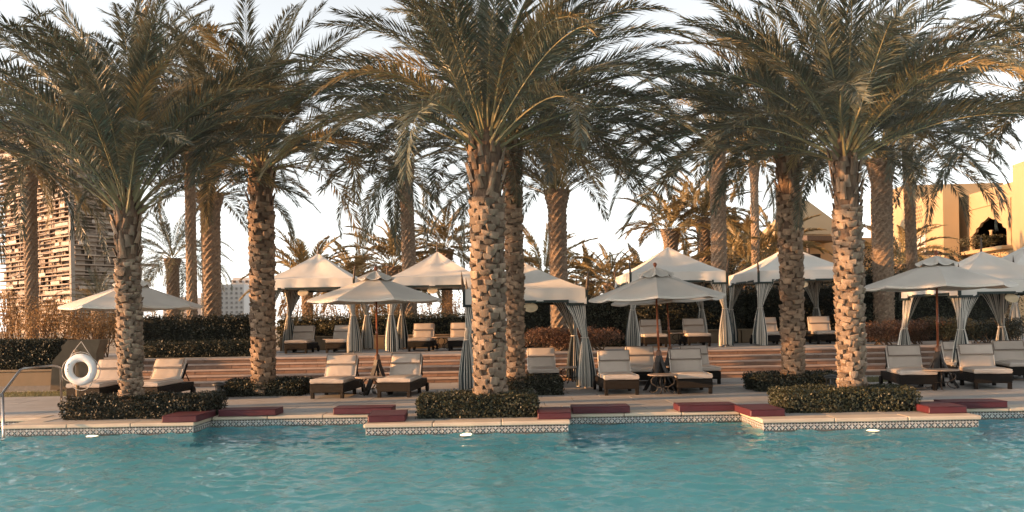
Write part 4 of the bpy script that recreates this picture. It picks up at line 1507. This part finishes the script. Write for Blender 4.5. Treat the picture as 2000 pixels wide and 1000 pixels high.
tent(2066, 672, 29.0, ZT, 2.9, 'farthest peaked tent on the terrace, only its corner in view', R(2), seed=7)

# ------------------------------------------------------------------ red cushions on the pool edge
RC = 'red mattress cushions on the pool edge corners'


def red_cushion(x, y, w, l, z, rz, label, seed):
    root = empty('red_cushion', (x, y, z), rz, label, 'cushion', RC)
    rr = random.Random(seed)
    me = MB().bbox((0, 0, .056), (w, l, .112), .014, jit=.004, rnd=rr).mesh('cushion_body', M['red'])
    link('cushion_body', autosmooth(me, 30), root)
    x_, y_ = w / 2 - .004, l / 2 - .004
    pm = MB()
    for z_ in (.008, .106):
        pm.tube([(-x_, -y_, z_), (0, -y_ - .004, z_), (x_, -y_, z_), (x_ + .003, 0, z_), (x_, y_, z_), (0, y_ + .003, z_), (-x_, y_, z_), (-x_ - .003, 0, z_), (-x_, -y_, z_)], .008, 5, False)
    link('piping', pm.mesh('piping', M['red'], True), root)


zc = .0135
g1, g2, g3 = GAPS[1][2], GAPS[2][2], GAPS[3][2]
red_cushion(PLAT[0][1] - .22, g1 - .40, .58, .95, zc, 0, 'red cushion lying lengthwise on the corner below the life ring hedge', 1)
red_cushion(PLAT[0][1] + .66, g1 + .20, 1.02, .5, zc, 0, 'long red cushion along the water between the bollard lamp and the pool', 2)
red_cushion(PLAT[1][0] - .30, g1 + .20, 1.04, .5, zc, 0, 'long maroon cushion along the water below the single parasol', 3)
red_cushion(PLAT[1][0] + .28, g1 - .95, .60, .85, zc, R(4), 'red cushion on the corner touching the middle tiled edge', 4)
red_cushion(PLAT[1][1] - .20, g2 - .42, .54, .85, zc, R(-2), 'bright red cushion on the corner by the thickest palm hedge', 5)
red_cushion(PLAT[1][1] + .62, g2 + .20, .98, .5, zc, 0, 'long maroon cushion along the water before the deck tent', 6)
red_cushion(PLAT[2][0] - .58, g2 + .20, .98, .5, zc, 0, 'long maroon cushion along the water before the paired loungers', 7)
red_cushion(PLAT[2][0] + .16, g2 - .52, .56, .9, zc, R(2), 'bright red cushion on the corner by the sun flecked hedge', 8)
red_cushion(PLAT[2][1] - .30, g3 - .30, .60, .85, zc, R(-2), 'dark red cushion on the corner past the sun flecked hedge', 9)
red_cushion(PLAT[2][1] + .52, g3 + .20, 1.0, .5, zc, 0, 'shaded maroon cushion along the water past the sun flecked hedge', 10)

# ------------------------------------------------------------------ life ring, handrail, lamps
p = at(152, 785, 16.55)
root = empty('life_ring_stand', (p.x, 16.55, 0), 0, 'wooden post with a flat cap beside the pool hedge', 'post')
MB().lathe([(.034, 0), (.034, 1.16)], 12).build('post', M['wood'], root, smooth=True)
MB().lathe([(.05, 1.16), (.062, 1.17), (.062, 1.20), (.04, 1.215)], 14).build('cap', M['wood'], root)
rp = at(158, 722, 16.46)
ring = empty('life_ring', (rp.x, 16.46, rp.z), 0, 'white life ring with rope hanging on the wooden post', 'life ring')
vs, fs = [], []
n, k = 40, 14
for i in range(n):
    a = 2 * PI * i / n
    for j in range(k):
        b_ = 2 * PI * j / k
        rr = .228 + .076 * math.cos(b_)
        vs.append((rr * math.cos(a), .055 * math.sin(b_), rr * math.sin(a)))
for i in range(n):
    for j in range(k):
        fs.append((i * k + j, i * k + (j + 1) % k, ((i + 1) % n) * k + (j + 1) % k, ((i + 1) % n) * k + j))
MB().add(vs, fs).build('ring_body', M['white'], ring, smooth=True)
rp_pts = []
for i in range(65):
    a = 2 * PI * i / 64
    bulge = abs(math.sin(2 * a)) ** .8
    rr = .302 + .06 * bulge
    rp_pts.append((rr * math.cos(a + PI / 4), .0, rr * math.sin(a + PI / 4) - .03 * bulge))
MB().tube(rp_pts, .0075, 5, False).build('rope', M['rope'], ring, smooth=True)
MB().tube([(-.27, 0, .13), (-.15, .02, .34), (-.01, .05, .53)], .006, 5).tube([(.24, 0, .19), (.12, .02, .35), (-.01, .05, .535)], .006, 5).build('sling', M['rope'], ring)
for (a, s) in ((152, .028), (160, .02), (176, .022), (186, .022)):
    x, z = .228 * math.cos(R(a)), .228 * math.sin(R(a))
    MB().box((x, -.0565, z), (s, .004, s * .7)).build('print_mark', M['mark'], ring)

hr = empty('pool_handrail', (at(120, 785, 16.3).x, 16.3, 0), 0, 'bent stainless steel handrail going down into the pool', 'handrail')
A = Vector((hr.location.x, 16.3, 0))
q = [at(120, 718, 16.3), at(105, 714, 16.1), at(47, 719, 15.2), at(5, 768, 14.6), at(-40, 815, 14.2)]
q = [v - A for v in q]
MB().tube([(0, 0, 0), (0, 0, q[0].z - .03), q[0] + Vector((-.02, -.02, .0)), q[1], q[2] + Vector((.06, 0, .0)), q[2], q[2] + Vector((-.04, -.05, -.03)), q[3], q[4]], .021, 10).build('rail', M['steel'], hr, smooth=True)
fp = at(6, 800, 14.58) - A
MB().tube([(fp.x, fp.y, -.9), (fp.x, fp.y, q[3].z - .005)], .021, 10).build('rail_post', M['steel'], hr, smooth=True)


def bollard(px, py, d, label):
    p = at(px, py, d)
    root = empty('bollard_lamp', (p.x, d, 0), 0, label, 'lamp', 'small garden bollard lamps')
    MB().lathe([(.135, 0), (.135, .17), (.12, .18), (.11, .18)], 16).build('base', M['lamp_black'], root)
    MB().lathe([(.045, .17), (.045, .30)], 12).build('stem', M['lamp_black'], root)
    for k in range(3):
        a = k * 2 * PI / 3 + .5
        MB().box((.1 * math.cos(a), .1 * math.sin(a), .245), (.018, .018, .14)).build('strut', M['lamp_black'], root)
    MB().lathe([(.10, .285), (.155, .29), (.16, .31), (.135, .345), (.07, .365), (.01, .37)], 18).build('hood', M['lamp_black'], root, smooth=True)


bollard(428, 772, 19.4, 'black mushroom lamp at the end of the low hedge by the brown palm')
bollard(1031, 790, 15.95, 'black mushroom lamp between the front hedge and the low hedge')
bollard(1624, 760, 18.3, 'black mushroom lamp beside the low hedge by the orange lit palm')

for px, lab in ((180, 'glowing pool lamp at the waterline below the life ring'), (910, 'glowing pool lamp at the waterline of the middle tiled edge'), (1705, 'glowing pool lamp at the waterline below the sun flecked hedge')):
    yl = {180: 14.37, 910: 13.67, 1705: 13.37}[px]
    x = at(px, 850, yl).x
    o = empty('pool_lamp', (x, yl, ZW), 0, lab, 'lamp', 'pool lamps at the waterline')
    MB().lathe([(.02, -.05), (.075, -.05), (.10, -.004), (.102, .004), (.02, .004)], 20).build('bowl', M['steel'], o)
    MB().lathe([(.015, .005), (.094, .006), (.07, .012), (.015, .015)], 20).build('lens', M['glow'], o, smooth=True)


# ------------------------------------------------------------------ buildings
def tower():
    d = 300.0
    p = at(143, 600, d)
    root = empty('tower_block', (p.x, d, ZG), R(-38), 'unfinished tower block with stacked concrete floors', 'building')
    FH, NF = 3.35, 24
    WX, WY = 62.0, 25.0     # left face runs along -x', right face along +y'
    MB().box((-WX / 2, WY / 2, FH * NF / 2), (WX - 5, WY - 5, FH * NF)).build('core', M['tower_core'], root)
    r = random.Random(9)
    sl = MB().box((-WX / 2, WY / 2, 0), (WX, WY, .42)).mesh('floor_slab', M['concrete'])
    ledge = MB().box((-WX / 2, WY / 2, 0), (WX - .5, WY - .5, .2)).mesh('ledge', M['concrete'])
    pan = [MB().box((0, 0, 0), (wd, .25, 1.1)).mesh('parapet', M['parapet']) for wd in (3.2, 6.5, 9.5)]
    full = [MB().box((0, 0, 0), (wd, .2, FH - .5)).mesh('infill_panel', M['concrete']) for wd in (2.2, 4.2)]
    brd = [MB().box((0, 0, 0), (wd, .7, .16)).mesh('scaffold_board', M['concrete']) for wd in (7.0, 13.0)]
    col = MB().box((0, 0, FH / 2), (.28, .28, FH)).mesh('pier', M['concrete'])
    for i in range(NF + 1):
        z = i * FH
        link('floor_slab', sl, root, (0, 0, z), None, (1 + .03 * (i % 3 == 0), 1 + .02 * (i % 4 == 0), 1))
        if i == NF:
            break
        link('ledge', ledge, root, (0, 0, z + FH * r.uniform(.35, .6)))
        for face in (0, 1):
            Lf = WX * .95 if face == 0 else WY * .95

            def put(name, me, u, dep, zz):
                if face == 0:
                    link(name, me, root, (-u, dep, zz))
                else:
                    link(name, me, root, (-dep, u, zz), (0, 0, PI / 2))
            u = 2.0
            while u < Lf:
                k = r.choice((0, 1, 2))
                wd = (3.2, 6.5, 9.5)[k]
                if r.random() < .6:
                    put('parapet', pan[k], u + wd / 2, .2 - r.choice((0, 0, .5)), z + .75 + r.choice((0, 0, .5, 1.2)))
                u += wd + r.uniform(-.5, 2)
            u = 3.0
            while u < Lf:
                k = r.choice((0, 1))
                put('infill_panel', full[k], u, r.uniform(1.2, 2.4), z + FH / 2)
                u += r.uniform(3.5, 12)
            for q in range(3 if face == 0 else 2):
                k = r.choice((0, 1))
                put('scaffold_board', brd[k], r.uniform(4, Lf - 4), -r.uniform(.4, 1.4), z + r.uniform(.9, 2.7))
            for j in range(7 if face == 0 else 3):
                put('pier', col, .6 + j * 8.3 + r.uniform(-1, 1) * (j > 0), .6, z)
    MB().box((.3, -.3, FH * NF / 2), (1.3, 1.3, FH * NF)).build('corner_column', M['parapet'], root)


tower()


def white_block(px0, px1, pytop, d, label, nwx, nwz, depth=30):
    a, b_ = at(px0, pytop, d), at(px1, pytop, d)
    root = empty('apartment_block', ((a.x + b_.x) / 2, d, ZG), 0, label, 'building', 'pale buildings on the horizon')
    W, H = b_.x - a.x, a.z - ZG
    MB().box((0, depth / 2, H / 2), (W, depth, H)).build('wall', M['facade_white'], root)
    MB().box((0, depth / 2, H + .5), (W * .96, depth * .9, 1.0)).build('roof_parapet', M['facade_white'], root)
    wm = MB().box((0, 0, 0), (W / nwx * .42, .3, H / nwz * .46)).mesh('window', M['glass'])
    sm_ = MB().box((0, 0, 0), (W / nwx * .5, .5, H / nwz * .05)).mesh('sill', M['facade_white'])
    for i in range(nwx):
        for j in range(nwz):
            o = link('window', wm, root, (-W / 2 + (i + .5) * W / nwx, -.1, (j + .55) * H / nwz))
            link('sill', sm_, o, (0, -.1, -H / nwz * .26))


white_block(428, 476, 560, 360, 'white block with a grid of small windows behind the stout palm', 5, 9)
white_block(452, 500, 546, 420, 'taller pale block behind the windowed white block', 4, 10)
white_block(392, 427, 572, 380, 'small pale block hidden between two palm trunks', 3, 8)
white_block(318, 372, 585, 400, 'pale low block behind the bushy palm', 6, 7)


def palace():
    rz = R(-10)
    root = empty('ochre_palace', (30.5, 56, ZG), 0, 'ochre stucco palace with a dark lobed arch window', 'building')

    def X(px, d):
        return at(px, 420, d).x
    # projecting block, its sunny side seen from far end to near end
    def block(pxf, df, pxn, dn, wid, ztop, name, z0=ZG, extra=0.0):
        a, b_ = Vector((X(pxf, df), df)), Vector((X(pxn, dn), dn))
        t_ = (b_ - a).normalized()
        nrm = Vector((-t_.y, t_.x))      # away from the sunny side
        if nrm.x < 0:
            nrm = -nrm
        c, e = b_ + nrm * wid, a + nrm * wid
        q = [a, b_, c, e]
        o = root.location
        vs = [(v.x - o.x, v.y - o.y, z0 - o.z) for v in q] + [(v.x - o.x, v.y - o.y, ztop - o.z) for v in q]
        MB().add(vs, [(0, 1, 5, 4), (1, 2, 6, 5), (2, 3, 7, 6), (3, 0, 4, 7), (4, 5, 6, 7)]).build(name, M['palace'], root)
        return a, b_, t_, nrm
    block(1700, 80, 1765, 72, 8, at(1765, 362, 72).z, 'rear_wing')
    block(1755, 71, 1842, 62.5, 1.1, at(1842, 371, 62.5).z, 'projecting_wing')
    # main wall with the arch opening
    a, b_ = Vector((X(1862, 65.0), 65.0)), Vector((X(1982, 56.5), 56.5))
    t_ = (b_ - a).normalized()
    nrm = Vector((-t_.y, t_.x))
    if nrm.x < 0:
        nrm = -nrm
    L = (b_ - a).length
    zt_, zb_ = at(1982, 354, 56.5).z, ZG
    ax0, ax1 = L * .33, L * .88
    zc_ = at(1925, 486, 60).z      # sill
    zs_ = at(1925, 462, 60).z      # spring
    zp_ = at(1925, 424, 60).z      # point of the arch
    mid, hw = (ax0 + ax1) / 2, (ax1 - ax0) / 2
    arch = []
    lob = [(1.0, 0.0), (.97, .22), (.80, .34), (.74, .52), (.55, .60), (.46, .76), (.22, .84), (0.0, 1.0)]
    for x_, z_ in lob:
        arch.append((mid + hw * x_, zs_ + (zp_ - zs_) * z_))
    arch += [(2 * mid - x_, z_) for x_, z_ in reversed(arch[:-1])]
    arch = arch[::-1]     # from low s to high s
    o = root.location

    def W3(s_, z_, dep=0.0):
        v = a + t_ * s_ + nrm * dep
        return (v.x - o.x, v.y - o.y, z_ - o.z)
    mb = MB()
    def quad(s0, s1, z0, z1):
        mb.add([W3(s0, z0), W3(s1, z0), W3(s1, z1), W3(s0, z1)], [(0, 1, 2, 3)])
    quad(0, ax0, zb_, zt_)
    quad(ax1, L, zb_, zt_)
    quad(ax0, ax1, zb_, zc_)
    for i in range(len(arch) - 1):
        (s0, z0), (s1, z1) = arch[i], arch[i + 1]
        if abs(s1 - s0) > 1e-5:
            mb.add([W3(s0, z0), W3(s1, z1), W3(s1, zt_), W3(s0, zt_)], [(0, 1, 2, 3)])
    out = [(ax0, zc_)] + arch + [(ax1, zc_)]
    for i in range(len(out)):
        (s0, z0), (s1, z1) = out[i], out[(i + 1) % len(out)]
        mb.add([W3(s0, z0), W3(s1, z1), W3(s1, z1, .2), W3(s0, z0, .2)], [(0, 1, 2, 3)])
    mb.add([W3(0, zt_), W3(L, zt_), W3(L, zt_, 6), W3(0, zt_, 6)], [(0, 1, 2, 3)])
    mb.build('main_wall', M['palace'], root)
    mb = MB()
    s0, s1 = ax0 - .6, ax1 + .6
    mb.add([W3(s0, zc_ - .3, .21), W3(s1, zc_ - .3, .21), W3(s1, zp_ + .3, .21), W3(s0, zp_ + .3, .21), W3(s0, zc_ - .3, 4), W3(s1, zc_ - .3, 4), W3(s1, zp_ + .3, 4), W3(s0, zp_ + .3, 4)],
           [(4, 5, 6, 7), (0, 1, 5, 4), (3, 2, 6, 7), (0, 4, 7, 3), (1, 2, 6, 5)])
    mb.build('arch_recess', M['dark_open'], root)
    for s_ in (mid - .35, ax1 - .22):
        v = W3(s_, zc_, .35)
        MB().lathe([(.16, 0), (.12, .08), (.11, zs_ - zc_ + .35), (.17, zs_ - zc_ + .45)], 10).build('column', M['palace'], root, v, smooth=True)
    # raised moulding frame round the arch
    fr = MB()
    for s_, z0, z1 in ((ax0 - .55, zc_ - 1.2, zp_ + .75), (ax1 + .55, zc_ - 1.2, zp_ + .75)):
        fr.add([W3(s_ - .09, z0, -.08), W3(s_ + .09, z0, -.08), W3(s_ + .09, z1, -.08), W3(s_ - .09, z1, -.08), W3(s_ - .09, z0, .01), W3(s_ + .09, z0, .01), W3(s_ + .09, z1, .01), W3(s_ - .09, z1, .01)],
               [(0, 1, 2, 3), (0, 3, 7, 4), (1, 5, 6, 2), (3, 2, 6, 7)])
    z0, z1 = zp_ + .755, zp_ + .93
    fr.add([W3(ax0 - .64, z0, -.085), W3(ax1 + .64, z0, -.085), W3(ax1 + .64, z1, -.085), W3(ax0 - .64, z1, -.085), W3(ax0 - .64, z0, .01), W3(ax1 + .64, z0, .01), W3(ax1 + .64, z1, .01), W3(ax0 - .64, z1, .01)],
           [(0, 1, 2, 3), (0, 3, 7, 4), (1, 5, 6, 2), (3, 2, 6, 7), (0, 4, 5, 1)])
    fr.build('arch_frame', M['palace'], root)
    # balcony sill
    vs_ = [W3(ax0 - .7, zc_ - .25, -.7), W3(ax1 + .7, zc_ - .25, -.7), W3(ax1 + .7, zc_ - .02, -.7), W3(ax0 - .7, zc_ - .02, -.7), W3(ax0 - .7, zc_ - .25, .02), W3(ax1 + .7, zc_ - .25, .02), W3(ax1 + .7, zc_ - .02, .02), W3(ax0 - .7, zc_ - .02, .02)]
    MB().add(vs_, [(0, 1, 2, 3), (3, 2, 6, 7), (0, 3, 7, 4), (1, 5, 6, 2), (0, 4, 5, 1)]).build('balcony', M['palace'], root)
    bal = W3(mid, zc_ - .02, -.4)
    # near end block and the taller lit block above it
    block(1981, 56.45, 2075, 50.5, 7, at(1982, 354, 56.5).z + .02, 'end_wing')
    block(1979, 58.3, 2090, 51.5, 6, at(1985, 316, 57).z, 'roof_tower', z0=at(1982, 354, 56.5).z + .02)
    MB().box((0, 0, 0), (.9, .9, .7)).build('roof_vent', M['palace'], root, W3(L * .78, zt_ + .35, 2.2))
    # carved screen of small round openings on the projecting wing
    a2, b2 = Vector((X(1755, 71), 71)), Vector((X(1842, 62.5), 62.5))
    t2 = (b2 - a2).normalized()
    n2 = Vector((-t2.y, t2.x))
    n2 = -n2 if n2.x < 0 else n2
    hole = MB().lathe([(.01, -.02), (.11, -.02), (.13, .03), (.01, .03)], 8).mesh('screen_roundel', M['stucco'])
    for i in range(7):
        for j in range(5):
            s_ = (b2 - a2).length * .30 + i * .34 + (j % 2) * .17
            v = a2 + t2 * s_ - n2 * .02
            zz = at(1805, 402, 66).z - j * .27
            link('screen_roundel', hole, root, (v.x - o.x, v.y - o.y, zz - o.z), (0, PI / 2, math.atan2(n2.y, n2.x)))
    # small white barred window low on the wing
    v = a2 + t2 * (b2 - a2).length * .55 - n2 * .05
    wz = at(1805, 478, 66).z
    ang = math.atan2(t2.y, t2.x)
    wn_ = MB().box((0, 0, 0), (1.6, .08, 1.6), ang).build('window', M['facade_white'], root, (v.x - o.x, v.y - o.y, wz - o.z))
    MB().box((0, 0, 0), (1.3, .14, .1), ang).box((0, 0, 0), (.1, .14, 1.4), ang).build('window_bars', M['spike'], wn_)
    return bal


bal = palace()
pl = bpy.data.objects['ochre_palace'].location
shrub((bal[0] + pl.x, bal[1] + pl.y, bal[2] + pl.z), 3.2, 1.0, .95, 'potted greenery spilling over the arched palace balcony', 120, 'shrub', 2600, .12, stems=6, lumps=8)
lf = at(1822, 500, 50)
lat = empty('lattice_fence', (lf.x, 50, ZG), 0, 'dark lattice fence panel below the palace wing', 'fence')
hz = lf.z - ZG
MB().box((0, 0, hz + .1), (2.2, .1, .1)).build('top_rail', M['spike'], lat)
for s in (-1, 1):
    MB().box((s * 1.05, 0, hz / 2), (.1, .1, hz)).build('post', M['spike'], lat)
for i in range(7):
    for s in (-1, 1):
        MB().tube([(-1.0 + i * .28, 0, hz - .75), (-1.0 + i * .28 + s * .35, 0, hz + .05)] if -1.0 <= -1.0 + i * .28 + s * .35 <= 1.05 else [(-1.0 + i * .28, 0, hz - .75), (-1.0 + i * .28, 0, hz + .05)], .022, 4).build('lattice_bar', M['spike'], lat)


def pavilion():
    d = 66.0
    p = at(1612, 560, d)
    root = empty('garden_pavilion', (p.x, d, ZG), R(20), 'tan garden pavilion with a pyramid roof and dark pergola', 'building', None)
    W = 5.2
    he, ha = at(1600, 458, d).z - ZG, at(1600, 384, d).z - ZG
    MB().box((0, W / 2, he / 2), (W, W, he)).build('wall', M['palace'], root)
    h = W / 2
    MB().add([(-h - .1, -.1, he), (h + .1, -.1, he), (h + .1, W + .1, he), (-h - .1, W + .1, he), (-.35, h - .35, ha), (.35, h - .35, ha), (.35, h + .35, ha), (-.35, h + .35, ha)],
             [(0, 1, 5, 4), (1, 2, 6, 5), (2, 3, 7, 6), (3, 0, 4, 7), (4, 5, 6, 7), (3, 2, 1, 0)]).build('roof', M['palace'], root)
    MB().lathe([(.05, 0), (.09, .2), (.05, .4), (.1, .55), (.01, .8)], 8).build('roof_finial', M['palace'], root, (0, h, ha - .02))
    MB().box((-1.6, -1.0, he - .5), (3.2, 2.0, .35)).build('pergola', M['spike'], root)
    for x_ in (-3.0, -.2):
        MB().box((x_, -1.85, (he - .68) / 2), (.16, .16, he - .68)).build('pergola_post', M['spike'], root)
    MB().box((-1.2, -.02, he - 2.1), (1.5, .1, 1.2)).build('window', M['dark_open'], root)
    MB().box((h + 2.2, W * .6, he * .5), (4.4, 3.0, he * 1.0)).build('side_wing', M['palace'], root)


pavilion()
